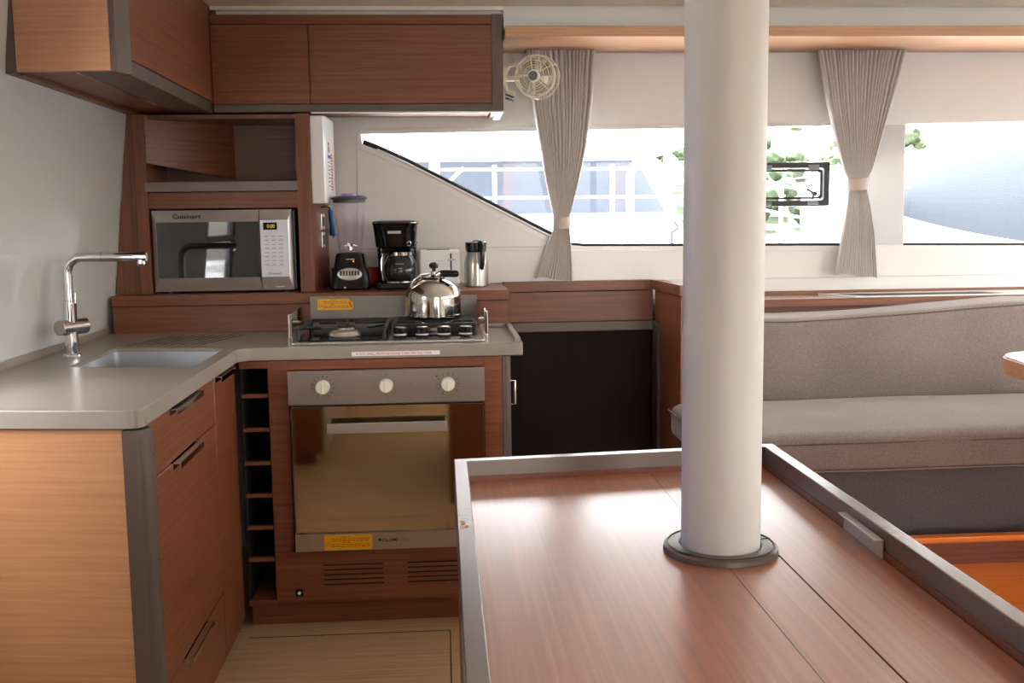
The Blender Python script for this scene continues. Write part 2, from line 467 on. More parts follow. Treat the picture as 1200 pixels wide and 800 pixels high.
MB().prism([(hx(hole[2])-.03, hole[2]), (hx(hole[3])-.03, hole[3]), (hx(hole[3])-.026, hole[3]), (hx(hole[2])-.026, hole[2])], 'y', hole[0], hole[1]).build('pane', 'pane', w3)
# right wall with a long window, aft wall with the cockpit door opening
mb = MB().prism([(-2.7, 0), (4.05, 0), (4.05, CZ), (-2.7, CZ)], 'x', 3.3, 3.35, holes=[[(-1.6, 1.05), (3.6, 1.05), (3.6, 1.72), (-1.6, 1.72)]])
struct(mb.build('wall_right', 'gelcoat'))
struct(MB().prism([(-1.6, 1.05), (3.6, 1.05), (3.6, 1.72), (-1.6, 1.72)], 'x', 3.32, 3.326).build('window_4', 'pane'))
DO = (.5, 2.5, .08, 1.9)
mb = MB().prism([(-1.3, 0), (3.4, 0), (3.4, CZ), (-1.3, CZ)], 'y', -2.7, -2.65, holes=[[(DO[0], DO[2]), (DO[1], DO[2]), (DO[1], DO[3]), (DO[0], DO[3])]])
struct(mb.build('wall_back', 'gelcoat'))
mb = MB()
for x in (DO[0]+.03, 1.6, DO[1]-.03): mb.box(x-.03, x+.03, -2.68, -2.64, DO[2], DO[3])
for z in (DO[2]+.02, DO[3]-.02): mb.box(DO[0], DO[1], -2.68, -2.64, z-.02, z+.02)
struct(mb.build('door_1', 'taupe'))

# ================================================================== PILLAR
p = thing('mast_post', 'tall round white mast post standing through the wooden island top', 'post', (.362, 1.294, .84))
MB().cyl((.362, 1.294, .842), (.362, 1.294, CZ-.001), .0518, n=64).build('shaft', 'pillar', p)
mb = MB().lathe((.362, 1.294, .8405), [(.0525, .0), (.0525, .007), (.055, .009), (.0705, .009), (.0745, .006), (.0755, 0)], 72, closed=True)
col = mb.build('floor_collar', plain('brown grey collar plastic', (96, 82, 76), .38), p); lab(col, 'taupe split collar ring around the post foot')
mb = MB().lathe((.362, 1.294, .8495), [(.0692, 0), (.0692, .0009), (.0702, .0009), (.0702, 0)], 72, closed=True)
mb.tube([(.4165, 1.302, .8496), (.4325, 1.305, .8496)], .0009, 6)
mb.build('groove', 'dark_mark', col)

# ================================================================== ISLAND
isl = thing('island_cabinet', 'wooden island cabinet with raised greige edge, in front around the white post', 'cabinet', (.3, 1.2, 0))
ox0, ox1, oyl, oyr, oyn = .013, .585, 1.707, 1.757, .5
def oy(x, d=0): return oyl+(x-ox0)*(oyr-oyl)/(ox1-ox0)-d
t = .0225
MB().prism([(ox0+.004, oyn), (ox1-.004, oyn), (ox1-.004, oyr-.004), (ox0+.004, oyl-.004)], 'z', .0, .80).build('body', 'wood_y', isl)
ii0, ii1 = ox0+t, ox1-t
seamx, seamr = .431, .5605
MB().prism([(ii0, oyn), (seamx-.0012, oyn), (seamx-.0012, oy(seamx, t)), (ii0, oy(ii0, t))], 'z', .80, .84).build('tabletop', 'wood_table', isl)
MB().prism([(seamx+.0012, oyn), (seamr-.001, oyn), (seamr-.001, oy(seamr, t)), (seamx+.0012, oy(seamx, t))], 'z', .802, .84, bev=.0008).build('lid', 'wood_table', isl)
MB().box(.3535, .3541, oyn, oy(.354, t)-.002, .8398, .8403).build('seam', 'dark_mark', isl)
rim = []
mb = MB().prism([(ox0, oyn), (ii0, oyn), (ii0, oy(ii0, t)), (ii1, oy(ii1, t)), (ii1, oyn), (ox1, oyn), (ox1, oyr)]+[(ox0, oyl)], 'z', .80, .8755, bev=.002)
rimo = mb.build('edge_rim', 'taupe_rim', isl)
mb = MB()
mb.prism([(ii0-.001, oyn), (ii0+.0022, oyn), (ii0+.0022, oy(ii0, t)-.0022), (ii1-.0022, oy(ii1, t)-.0022), (ii1-.0022, oyn), (ii1+.001, oyn), (ii1+.001, oy(ii1, t)+.001), (ii0-.001, oy(ii0, t)+.001)], 'z', .84, .8495)
lab(mb.build('reflection_strip', 'wood_x', isl), 'thin wood-coloured strip standing for the tabletop reflected in the raised edge')  # paints the tabletop's reflection in the rim as a strip
mb = MB()
mb.obox(Vector((.5655-.006, 1.30, .852)), (.004, .128, .024), Matrix.Rotation(math.radians(-1), 3, 'Z'), .0015)
mb.obox(Vector((.5655-.011, 1.30, .8635)), (.013, .128, .003), Matrix.Rotation(math.radians(-1), 3, 'Z'), .001)
lab(mb.build('handle', plain('bright handle metal', (206, 206, 208), .2, .6), isl), 'chrome tab handle on the lid')
mb = MB()
for (x, y, rx, ry) in ((.021, 1.335, .003, .010), (.026, 1.318, .003, .006), (.019, 1.312, .002, .005)):
    mb.prism([(x+rx*math.cos(a*PI/4)*(1+.3*(a % 2)), y+ry*math.sin(a*PI/4)) for a in range(8)], 'z', .8752, .8759)
mb.build('paint_chip', 'bare', isl)

# ================================================================== LEFT BASE CABINET
FX = -.640
cab = thing('base_cabinet', 'oak base cabinet with drawers under the sink worktop, end panel towards us', 'cabinet', (-.9, 2.6, 0))
def ey(x): return 2.128+(-.66-x)*.135          # slanted near end
MB().prism([(-1.178, ey(-1.178)+.02), (FX-.022, ey(FX)+.02), (FX-.022, 3.16), (-1.178, 3.16)], 'z', .0, .7).build('carcass', 'wood_y', cab)
MB().prism([(-1.178, ey(-1.178)), (-.668, ey(-.668)), (-.668, ey(-.668)+.02), (-1.178, ey(-1.178)+.02)], 'z', 0, .857).build('end_panel', wood('lit oak end panel', (194, 142, 102), (176, 124, 86), 'x', flat='y'), cab)  # galley oak in a lighter tone; daylight on this end put into it
post = [(-.666, 2.112)]+arc(-.645, 2.140, .029, -80, 0, 8)+[(-.616, 2.165), (-.64, 2.168), (-.666, 2.15)]
cp = MB().prism(post, 'z', 0, .857).build('corner_post', 'taupe', cab)
for z in (.80, .57, .36, .16):
    MB().cyl((-.6166, 2.150, z), (-.6150, 2.150, z), .0022, n=10).build('screw', 'chrome', cp)
def handle_y(par, y0, y1, z, x=FX+.018):
    mb = MB().box(x-.006, x+.020, y0, y1, z-.0015, z+.0015, .0008)
    mb.box(x+.017, x+.020, y0, y1, z-.013, z+.0015, .001)
    mb.box(x-.006, x+.002, y0, y1, z-.016, z+.0015, .0008)
    return lab(mb.build('handle', 'chrome', par), 'chrome tab handle')
G = .0022
def front(name, y0, y1, z0, z1, hy=None, hz=None):
    f = MB().box(FX-.02, FX, y0+G, y1-G, z0+G, z1-G, .0012, 1).build(name, 'wood_y', cab)
    if hy: handle_y(f, hy[0], hy[1], hz if hz else z1-.004, FX)
    return f
front('drawer', 2.172, 2.848, .725, .857, (2.38, 2.645), .852)
front('door', 2.172, 2.848, .237, .725, (2.385, 2.62), .7225)
front('drawer', 2.172, 2.848, .05, .237, (2.41, 2.64), .2345)
front('door', 2.848, 3.128, .05, .857, (2.865, 3.06), .853)
MB().box(FX-.04, FX-.03, 2.16, 3.13, 0, .05).build('toe_kick', 'wood_y', cab)

af = thing('base_cabinet', 'oak base cabinet with grey top beyond the gap in the galley, behind the viewer', 'cabinet', (-.9, 0, 0))
MB().box(-1.178, FX, -1.4, .91, .06, .858, .002, 1).build('body', 'wood_y', af)
MB().box(-1.178, FX-.05, -1.36, .87, 0, .06).build('plinth', 'wood_y', af)
MB().box(-1.1795, FX+.012, -1.42, .925, .86, .90, .003).build('top', 'stone', af)

# ================================================================== WORKTOP
OYF = 3.140
wt = thing('worktop', 'greige L-shaped stone worktop running from sink to cooker', 'worktop', (-.7, 3.2, .86))
outer = [(-1.180, ey(-1.18)-.012), (-.664, ey(-.664)-.012)]+arc(-.656, 2.146, .030, -82, 0, 6)[1:]+[(-.626, 3.09)]+[(-.576+.05*math.cos(math.radians(a)), 3.09+.05*math.sin(math.radians(a))) for a in (165, 150, 135, 120, 105)]+[(-.56, 3.14)]
outer += [(.236, 3.138)]+arc(.240, 3.146, .006, -80, 0, 3)+[(.246, 3.62), (-1.180, 3.66)]
sk = []
sc_ = [(-1.013, 2.801), (-.668, 2.752), (-.672, 3.165), (-1.021, 3.215)]
def round_poly(P, r, n=5):
    out = []
    for i, p in enumerate(P):
        a, b, c = Vector(P[i-1]), Vector(p), Vector(P[(i+1) % len(P)])
        u = (a-b).normalized(); v = (c-b).normalized()
        s = b+u*r; e = b+v*r
        for k in range(n+1):
            t_ = k/n
            out.append(tuple((s*(1-t_)**2+b*2*t_*(1-t_)+e*t_**2)))
    return out
sk = round_poly(sc_, .022)
mb = MB().prism(outer, 'z', .860, .900, holes=[sk], bev=.003)
slab = mb.build('slab', 'stone', wt)
# raised lip on the cooker side and upstand along the hull
mb = MB().prism([(.222, 3.15), (.240, 3.15), (.240, 3.615), (.222, 3.615)], 'z', .899, .915, bev=.003)
mb.box(.13, .222, 3.598, 3.615, .899, .915, .003)
mb.build('edge_lip', 'stone', wt)
mb = MB().prism([(-1.1835, ey(-1.18)-.01), (-1.168, ey(-1.18)-.01), (-1.168, 3.655), (-1.1795, 3.655)], 'z', .899, .922, bev=.002)
mb.build('upstand', 'stone', wt)
mb = MB()
for i in range(8):
    xb = -1.0+i*.0335
    mb.prism([(xb, 3.27), (xb+.006, 3.27), (xb+.085, 3.53), (xb+.079, 3.53)], 'z', .8992, .9006)
mb.build('drain_groove', 'dark_mark', wt)
stk = MB().box(-.283, -.012, 3.1365, 3.1385, .8685, .8815).build('sticker', 'white', wt)
lab(stk, 'white strip sticker with red print on the worktop edge')
text_mb(MB(), 'IF YOU SMELL PROPANE PLEASE TURN OFF GAS TANK', (-.153, 3.1362, .8748), .232, .0062).build('lettering', 'red_mark', stk)

# sink ---------------------------------------------------------------
sn = thing('sink', 'sunken stainless steel sink basin set in the worktop', 'sink', (-.85, 2.98, .74))
mb = MB()
cx_, cy_ = -.843, 2.983
def ring(k, z): return [(cx_+(x-cx_)*k, cy_+(y-cy_)*k, z) for x, y in sk]
R_ = [ring(1.0, .888), ring(.995, .765), ring(.97, .748), ring(.93, .744), ring(.2, .742)]
mb.sheet([r+[r[0]] for r in R_], .0015)
mb.build('basin', 'sink', sn)
MB().lathe((cx_, cy_, .742), [(.0, .002), (.02, .003), (.036, .004), (.040, .001)], 32).build('drain', 'chrome', sn)

# faucet --------------------------------------------------------------
fx, fy = -1.086, 3.042
fa = thing('kitchen_tap', 'tall chrome mixer tap with right-angled spout over the sink', 'tap', (fx, fy, .9))
MB().lathe((fx, fy, .9), [(0, .008), (.021, .008), (.026, .005), (.027, 0), (0, 0)], 32).build('base', 'chrome', fa)
mb = MB().cyl((fx, fy, .906), (fx, fy, 1.055), .0195, n=32)
mb.build('body', 'chrome', fa)
pts = [(fx, fy, 1.055), (fx, fy, 1.140)]+[(fx+.045-.045*math.cos(a*PI/16), fy, 1.143+.045*math.sin(a*PI/16)) for a in range(0, 9)]+[(-.858, fy, 1.186)]
sp = MB().tube(pts, .0135, 24).build('spout', 'chrome', fa)
MB().lathe((fx, fy, 1.062), [(.0135, -.002), (.0143, -.002), (.0143, .002), (.0135, .002)], 24, closed=True).build('joint_ring', 'polished', sp)
mb = MB().lathe((-.985, fy, 1.1875), [(.0135, -.001), (.0141, -.001), (.0141, .001), (.0135, .001)], 24, mat=Matrix.Rotation(PI/2, 3, 'Y'), closed=True)
mb.build('joint_ring', 'polished', sp)
mb = MB().lathe((-.874, fy, 1.160), [(0, 0), (.008, 0), (.012, .006), (.011, .016), (0, .016)], 20)
mb.build('nozzle', 'chrome', sp)
ax = Vector((.5, .87, 0)).normalized()
c0 = Vector((fx, fy, .985))
v_ = MB().cyl(c0-ax*.036, c0+ax*.052, .0235, n=32).build('valve', 'chrome', fa)
MB().cyl(c0-ax*.040, c0-ax*.036, .0215, n=32).build('cap', 'steel', v_)
q = c0+ax*.020
MB().cyl(q+Vector((0, 0, .018)), q+Vector((.002, .004, .098)), .0035, n=12).build('lever', 'chrome', v_)

# ================================================================== COOKER CABINET + WINE RACK
ck = thing('cooker_cabinet', 'oak cabinet housing the oven, with vents below and grey corner post', 'cabinet', (-.15, 3.3, 0))
mb = MB().box(-.541, -.480, OYF, OYF+.02, .09, .858, .001, 1)
mb.box(.124, .180, OYF, OYF+.02, .09, .858, .001, 1)
mb.box(-.480, .124, OYF, OYF+.02, .829, .858, .001, 1)
mb.build('front_frame', 'wood_x', ck)
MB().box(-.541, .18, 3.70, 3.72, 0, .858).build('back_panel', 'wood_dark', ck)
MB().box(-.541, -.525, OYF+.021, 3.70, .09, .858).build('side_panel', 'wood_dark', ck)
MB().box(.16, .18, OYF+.021, 3.70, .09, .858).build('side_panel', 'wood_dark', ck)
mb = MB().prism([(.181, OYF), (.196, OYF)]+arc(.190, OYF+.018, .018, -60, 0, 5)+[(.208, OYF+.06), (.208, 3.62), (.1815, 3.62)], 'z', 0, .858)
lab(mb.build('corner_post', 'taupe', ck), 'grey-brown end panel with rounded front edge')
lower = MB().prism([(-.48, .09), (.124, .09), (.124, .252), (-.48, .252)], 'y', OYF, OYF+.02).build('vent_panel', 'wood_x', ck)
mb = MB()
for k in range(5):
    z = .206-k*.0158
    mb.box(-.392, -.205, OYF-.0006, OYF+.004, z-.0022, z+.0022)
    mb.box(-.128, .058, OYF-.0006, OYF+.004, z-.0022, z+.0022)
lower_v = mb.build('vent_slots', 'void', lower)
la = MB().box(-.482, -.458, OYF-.004, OYF, .108, .132, .002).build('latch', 'black', ck)
MB().cyl((-.470, OYF-.0075, .120), (-.470, OYF-.004, .120), .005, n=16).build('button', 'white', la)
MB().box(-.628, .19, 3.19, 3.21, 0, .088).build('toe_kick', 'wood_x', ck)
mb = MB()
mb.tube([(.208, 3.175, .70), (.222, 3.175, .70), (.222, 3.175, .775), (.208, 3.175, .775)], .004, 8)
lab(mb.build('handle', 'chrome', ck), 'small upright chrome handle on the end panel')

wr = thing('wine_rack', 'narrow tall open oak bottle rack between base cabinet and oven', 'rack', (-.585, 3.3, .09))
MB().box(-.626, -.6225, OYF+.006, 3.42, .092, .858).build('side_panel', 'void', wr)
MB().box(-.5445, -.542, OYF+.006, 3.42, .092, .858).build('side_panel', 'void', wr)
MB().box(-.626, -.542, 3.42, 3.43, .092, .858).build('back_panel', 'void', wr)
MB().box(-.628, -.542, OYF+.004, 3.42, .836, .857).build('top_rail', 'wood_x', wr)
MB().box(-.628, -.542, OYF+.004, 3.42, .080, .097).build('bottom_rail', 'wood_x', wr)
for z in (.750, .644, .538, .435, .332, .229):
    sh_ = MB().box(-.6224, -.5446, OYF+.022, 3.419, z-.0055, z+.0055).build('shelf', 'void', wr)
    lab(MB().box(-.6224, -.5446, OYF+.004, OYF+.0215, z-.006, z+.006, .001, 1).build('front_lip', 'wood_x', sh_), 'oak front lip')

# ================================================================== OVEN
ov = thing('oven', 'built-in stainless oven with bronze mirror door, under the gas hob', 'oven', (-.176, 3.3, .25))
MB().box(-.47, .115, OYF+.022, 3.66, .256, .82).build('casing', 'steel', ov)
cpn = MB().box(-.479, .1235, 3.118, OYF-.0005, .7225, .8275, .0015).build('control_panel', brushed('oven steel', (162, 152, 144), .3), ov)
for kx, ang_ in ((-.372, 4), (-.179, 0), (.0105, 0)):
    mb = MB().lathe((kx, 3.1175, .7785), [(0, .023), (.0185, .023), (.0205, .020), (.0215, 0), (0, 0)], 32, mat=RX)
    k = mb.build('knob', 'knob', ov)
    mb = MB().obox(Vector((kx, 3.0935, .7785)), (.006, .006, .038), Matrix.Rotation(math.radians(ang_), 3, 'Y'), .0015)
    mb.build('grip', 'knob', k)
for kx, angs in ((-.372, range(-150, 151, 25)), (-.179, (0,)), (.0105, (-150, -120, -90, -60, -30, 0, 30, 60, 90, 125))):
    mb = MB()
    for a in angs:
        ca, sa = math.sin(math.radians(a)), math.cos(math.radians(a))
        mb.obox(Vector((kx+ca*.0325, 3.1177, .7785+sa*.0325)), (.0018, .001, .007), Matrix.Rotation(math.radians(a), 3, 'Y'))
    mb.build('dial_marking', 'dark_mark', cpn)
mb = MB(); mb.cyl((-.102, 3.1172, .781), (-.102, 3.1185, .781), .0018, n=10)
mb.build('pilot_lamp', 'dark_mark', cpn)
MB().prism(rrect(-.0265, -.0205, .802, .806, .001, 2), 'y', 3.1174, 3.1185).build('dial_symbol', 'dark_mark', cpn)
dr = MB().box(-.474, .120, 3.121, OYF-.0005, .316, .716, .0015).build('door', 'oven_mirror', ov)
lab(dr, 'bronze mirror glass door')
strip = MB().box(-.474, .120, 3.119, OYF-.0005, .258, .3145, .0015).build('door_strip', brushed('warm dull steel', (176, 158, 142), .34), ov)
mb = MB()
mb.box(-.360, .006, 3.070, 3.078, .640, .672, .002)
mb.box(-.360, -.352, 3.075, 3.123, .640, .672, .002); mb.box(-.002, .006, 3.075, 3.123, .640, .672, .002)
lab(mb.build('handle', 'steel', dr), 'flat steel bar handle')
def sticker_lines(mb, x0, x1, zs, y, rnd):
    for z in zs:
        x = x0
        while x < x1-.004:
            l = rnd.uniform(.006, .016); mb.box(x, min(x+l, x1), y-.0005, y, z-.0008, z+.0008); x += l+.0025
stq = MB().box(-.384, -.236, 3.1178, 3.119, .2615, .3085).build('warning_sticker', 'yellow', strip)
rr_ = random.Random(3)
mb = MB(); sticker_lines(mb, -.362, -.242, (.2965, .2905, .2785, .2725), 3.1178, rr_); sticker_lines(mb, -.330, -.305, (.303, .2845), 3.1178, rr_)
mb.tube([(-.378, 3.1175, .277), (-.364, 3.1175, .277), (-.371, 3.1175, .289)], .0009, 6, closed=True)
mb.build('print', 'brown_mark', stq)
mb = MB()
text_mb(mb, 'GLEM', (-.183, 3.1186, .2885), .045, .0095, bold=.02)
mb.prism([(-.2175, .294), (-.2165, .288), (-.212, .2835), (-.2075, .288), (-.2065, .294), (-.2095, .2915), (-.212, .295), (-.2145, .2915)], 'y', 3.1182, 3.119)
mb.build('brand_lettering', 'dark_mark', strip)
text_mb(MB(), 'GAS', (-.142, 3.1186, .2885), .033, .0095).build('brand_lettering', plain('faded grey print', (126, 116, 108), .5), strip)
mb = MB().tube([(-.458, 3.1185, .278), (-.440, 3.1185, .278), (-.449, 3.1185, .293)], .0008, 6, closed=True)
mb.tube([(-.449, 3.1185, .281), (-.446, 3.1185, .287)], .0007, 6)
mb.tube([(-.424, 3.1185, .279), (-.424, 3.1185, .292), (-.410, 3.1185, .292), (-.410, 3.1185, .279)], .0006, 6, closed=True)
mb.tube([(-.422, 3.1185, .286), (-.412, 3.1185, .286)], .0006, 6)
mb.build('print', 'grey_mark', strip)

# ================================================================== HOB
hb = thing('gas_hob', 'stainless gas hob with black pan supports and four front knobs', 'hob', (-.17, 3.38, .9))
MB().prism(rrect(-.475, .130, 3.175, 3.575, .012), 'z', .9002, .909, bev=.003).build('tray', 'steel', hb)
bpl = MB().prism([(-.461, .909), (.119, .909), (.119, 1.018), (-.461, 1.023)], 'y', 3.582, 3.590).build('splash_plate', brushed('dull splash steel', (132, 126, 120), .45), hb)
stq = MB().prism([(-.436, .975), (-.319, .975), (-.312, .982), (-.312, 1.0), (-.324, 1.007), (-.326, 1.013), (-.436, 1.013)], 'y', 3.5808, 3.582).build('warning_sticker', 'yellow', bpl)
mb = MB(); sticker_lines(mb, -.416, -.330, (1.004, .9985, .988, .983), 3.5808, rr_); sticker_lines(mb, -.392, -.372, (1.0095, .993), 3.5808, rr_)
mb.tube([(-.433, 3.5805, .987), (-.420, 3.5805, .987), (-.4265, 3.5805, .997)], .0009, 6, closed=True)
mb.build('print', 'brown_mark', stq)
MB().obox(Vector((-.322, 3.5805, .993)), (.007, .001, .022), Matrix.Rotation(-.4, 3, 'Y')).build('print', 'orange_mark', stq)
# black enamelled pans
MB().prism(rrect(-.462, -.178, 3.200, 3.560, .03), 'z', .909, .9135, bev=.003).build('burner_plate', 'black_gloss', hb)
MB().prism(rrect(-.165, .112, 3.285, 3.560, .02), 'z', .909, .9135, bev=.003).build('burner_plate', 'black_gloss', hb)
def burner(x, y, r, n_='burner'):
    b = MB().lathe((x, y, .9135), [(0, 0), (r*.95, 0), (r, .004), (r*.93, .012), (0, .012)], 36).build(n_, 'steel', hb)
    MB().lathe((x, y, .9255), [(0, .006), (r*.55, .006), (r*.8, .0045), (r*.86, 0), (0, 0)], 36).build('cap', 'steel' if r > .045 else 'black_iron', b)
burner(-.318, 3.300, .052); burner(-.33, 3.47, .036); burner(-.03, 3.42, .042)
def support(x0, x1, y0, y1, arms, cross):
    mb = MB()
    z = .946
    mb.tube([(x0, y0, z), (x1, y0, z), (x1, y1, z), (x0, y1, z)], .0055, 8, closed=True)
    for (a, b) in arms: mb.tube([(*a, z), (*b, z+.003)], .0052, 8)
    for x in (x0, x1):
        for y in (y0, y1): mb.cyl((x, y, .913), (x, y, z), .0055, n=10)
    return mb.build('pan_support', 'black_iron', hb)
# left support: frame with broad flat corner arms
mb = MB(); z = .946
for (pa, pb, w) in (((-.455, 3.545), (-.36, 3.545), .02), ((-.285, 3.545), (-.19, 3.545), .02), ((-.455, 3.21), (-.455, 3.545), .012), ((-.186, 3.21), (-.186, 3.545), .012), ((-.42, 3.47), (-.36, 3.47), .01), ((-.30, 3.47), (-.19, 3.48), .012), ((-.455, 3.30), (-.39, 3.30), .008), ((-.245, 3.31), (-.19, 3.36), .012), ((-.318, 3.385), (-.318, 3.44), .008), ((-.33, 3.505), (-.33, 3.55), .008), ((-.40, 3.545), (-.25, 3.545), .012)):
    a, b = Vector(pa), Vector(pb); d = (b-a)
    mb.obox(Vector(((a.x+b.x)/2, (a.y+b.y)/2, z-.004)), (d.length, w, .011), Matrix.Rotation(math.atan2(d.y, d.x), 3, 'Z'), .003)
for (x, y) in ((-.455, 3.215), (-.186, 3.215), (-.455, 3.54), (-.186, 3.54)): mb.cyl((x, y, .913), (x, y, .944), .007, n=10)
mb.build('pan_support', 'black_iron', hb)
mb = MB()
for k in range(6):
    y = 3.40+k*.029
    mb.obox(Vector((-.028, y, .944)), (.262, .009, .012), Matrix.Identity(3), .002)
for x in (-.158, .102): mb.box(x-.006, x+.006, 3.30, 3.552, .936, .950, .003)
mb.obox(Vector((-.028, 3.305, .944)), (.262, .009, .012), Matrix.Identity(3), .002)
for x in (-.075, .02): mb.obox(Vector((x, 3.345, .944)), (.01, .085, .012), Matrix.Rotation(.3 if x < 0 else -.3, 3, 'Z'), .002)
for x in (-.158, .102):
    for y in (3.305, 3.545): mb.cyl((x, y, .913), (x, y, .94), .006, n=10)
mb.build('pan_support', 'black_iron', hb)
for kx in (-.137, -.068, .002, .071):
    k = MB().lathe((kx, 3.235, .909), [(0, .003), (.020, .003), (.021, .010), (.018, .014), (.0205, .018), (.022, .034), (.019, .036), (0, .036)], 28).build('knob', 'black', hb)
    mb = MB().lathe((kx, 3.235, .9452), [(0, .001), (.0155, .001), (.0165, 0), (0, 0)], 24)
    mb.lathe((kx, 3.235, .9195), [(.0185, 0), (.0208, .001), (.0208, .005), (.0185, .006)], 28, closed=True)
    mb.build('knob_cap', plain('silver knob cap', (206, 206, 206), .25, .4), k)
# fiddle brackets at both sides
def bracket(x, s):
    mb = MB()
    mb.prism([(3.585, .925), (3.585, .998), (3.30, .985), (3.275, .945), (3.30, .945)], 'x', x-.0025, x+.0025)
    mb.box(x-.006, x+.006, 3.268, 3.282, .9, .99, .002)
    o = mb.build('fiddle_bracket', 'chrome', hb)
    MB().cyl((x+.02*s, 3.40, .952), (x-.012*s, 3.40, .952), .0055, n=14).build('screw_knob', 'chrome', o)
bracket(-.487, 1); bracket(.138, -1)

# ================================================================== BACK LEDGE
lg = thing('appliance_ledge', 'long oak ledge behind the hob carrying the small appliances', 'ledge', (-.45, 3.8, .9))
MB().box(-1.150, .236, 3.621, 3.985, .996, 1.032, .0015, 1).build('top_board', 'wood_x', lg)
MB().box(-1.150, .232, 3.631, 3.65, .900, .994, .001, 1).build('front_board', 'wood_x', lg)
MB().box(.216, .232, 3.651, 3.985, .86, .994).build('end_board', 'wood_y', lg)

# ================================================================== NOOK PANELLING
nk = thing('recess_panelling', 'oak panelling around the dark recess right of the cooker', 'panelling', (.55, 3.9, 0))
MB().box(.237, .826, 3.952, 3.995, 1.0, 1.038, .001, 1).build('top_rail', 'wood_x', nk)
MB().box(.237, .826, 3.958, 3.995, .880, .997, .001, 1).build('back_board', 'wood_x', nk)
MB().box(.237, .862, 3.945, 3.99, .842, .879, .002).build('grey_rail', 'taupe', nk)
MB().box(.210, .862, 3.975, 3.992, .0, .841).build('dark_panel', 'nook', nk)  # near-black board closing the back of the recess
MB().prism([(3.95, 1.0), (3.50, 1.007), (3.50, 1.045), (3.95, 1.038)], 'x', .826, .862).build('side_rail', 'wood_y', nk)
MB().prism([(3.945, .18), (3.51, .18), (3.51, 1.003), (3.945, .997)], 'x', .832, .862).build('side_board', 'wood_y', nk)
MB().prism([(3.944, .18), (3.85, .18), (3.85, .87), (3.944, .879)], 'x', .822, .832).build('side_post', 'taupe', nk)

# ================================================================== MICROWAVE HOUSING
mh = thing('microwave_housing', 'oak wall unit framing the microwave with an open niche above', 'wall unit', (-.8, 3.85, 1.033))
MB().box(-1.070, -1.029, 3.700, 3.985, 1.033, 1.66, .001, 1).build('side_post', 'wood_z', mh)
MB().prism([(-1.160, 1.033), (-1.0705, 1.033), (-1.0705, 1.66), (-1.098, 1.66), (-1.118, 1.36), (-1.1245, 1.36)], 'y', 3.715, 3.985).build('scribe_filler', 'wood_z', mh)
MB().prism([(-.507, 3.70), (-.457, 3.70), (-.434, 3.99), (-.507, 3.99)], 'z', 1.033, 1.66).build('side_post', 'wood_z', mh)
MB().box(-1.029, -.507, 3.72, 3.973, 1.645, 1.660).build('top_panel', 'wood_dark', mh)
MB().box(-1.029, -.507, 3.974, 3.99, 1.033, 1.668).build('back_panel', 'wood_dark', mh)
MB().box(-1.029, -.507, 3.708, 3.973, 1.333, 1.390, .001, 1).build('rail', 'wood_x', mh)
lab(MB().box(-1.033, -.505, 3.690, 3.973, 1.392, 1.426, .002).build('shelf', 'grey_deck', mh), 'grey-edged niche shelf')
sl_ = MB()
sl_.prism([(-1.029+.775, 0), (0, -.0), (0, .008), (-1.029+.775, .008)], 'z', 0, .2) if False else sl_.box(0, .362, 0, .008, 0, .21)
for v in sl_.bm.verts:
    v.co.z = (1.494-v.co.x/.362*.049) if v.co.z < .1 else 1.66
me_ = sl_.build('slanted_panel', 'wood_x')
me_.parent = mh; me_.location = Vector((-1.029, 3.711, 0))-mh.location; me_.rotation_euler = (0, 0, math.atan2(.256, .256))
for (x, z) in ((-.69, 1.575), (-.635, 1.573)): MB().cyl((x, 3.9725, z), (x, 3.974, z), .004, n=12).build('screw_cap', 'wood_x', mh)

# ================================================================== MICROWAVE
mw = thing('microwave', 'stainless microwave oven with dark glass door in the oak housing', 'microwave', (-.77, 3.85, 1.033))
MB().box(-1.016, -.522, 3.716, 3.965, 1.040, 1.326, .004).build('casing', 'black', mw)
for x in (-.98, -.56):
    for y in (3.74, 3.93): MB().cyl((x, y, 1.0325), (x, y, 1.041), .014, n=16).build('foot', 'black', mw)
mwst = brushed('microwave steel', (206, 201, 196), .28)
YF = 3.698
def frame4(x0, x1, z0, z1, hx0, hx1, hz0, hz1, name, par):
    # bevelled picture frame: outer edge set back, inner edge proud
    mb = MB()
    o = [(x0, YF+.014, z0), (x1, YF+.014, z0), (x1, YF+.014, z1), (x0, YF+.014, z1)]
    i_ = [(hx0, YF, hz0), (hx1, YF, hz0), (hx1, YF, hz1), (hx0, YF, hz1)]
    b = [(p[0], 3.716, p[2]) for p in o]
    t = mb.bm
    O = [t.verts.new(p) for p in o]; I = [t.verts.new(p) for p in i_]; B = [t.verts.new(p) for p in b]; J = [t.verts.new((p[0], 3.716, p[2])) for p in i_]
    for k in range(4):
        j = (k+1) % 4
        t.faces.new((O[k], O[j], I[j], I[k])); t.faces.new((B[k], B[j], O[j], O[k])); t.faces.new((I[k], I[j], J[j], J[k])); t.faces.new((J[k], J[j], B[j], B[k]))
    bmesh.ops.recalc_face_normals(t, faces=t.faces)
    return mb.build(name, mwst, par)
dr = frame4(-1.022, -.646, 1.040, 1.327, -1.005, -.648, 1.088, 1.285, 'door', mw)
MB().box(-1.006, -.6475, YF+.001, 3.7155, 1.087, 1.286).build('glass', 'mw_glass', dr)
text_mb(MB(), 'Cuisinart', (-.898, 3.7035, 1.3055), .098, .017, rot=Matrix.Rotation(math.radians(-18), 3, 'X') @ RX, bold=.01).build('brand_lettering', 'dark_mark', dr)
pn = frame4(-.6445, -.532, 1.040, 1.327, -.643, -.545, 1.088, 1.290, 'control_panel', mw)
MB().box(-.6435, -.5445, YF+.001, 3.7155, 1.087, 1.291).build('keypad', 'white_panel', pn)
mb = MB()
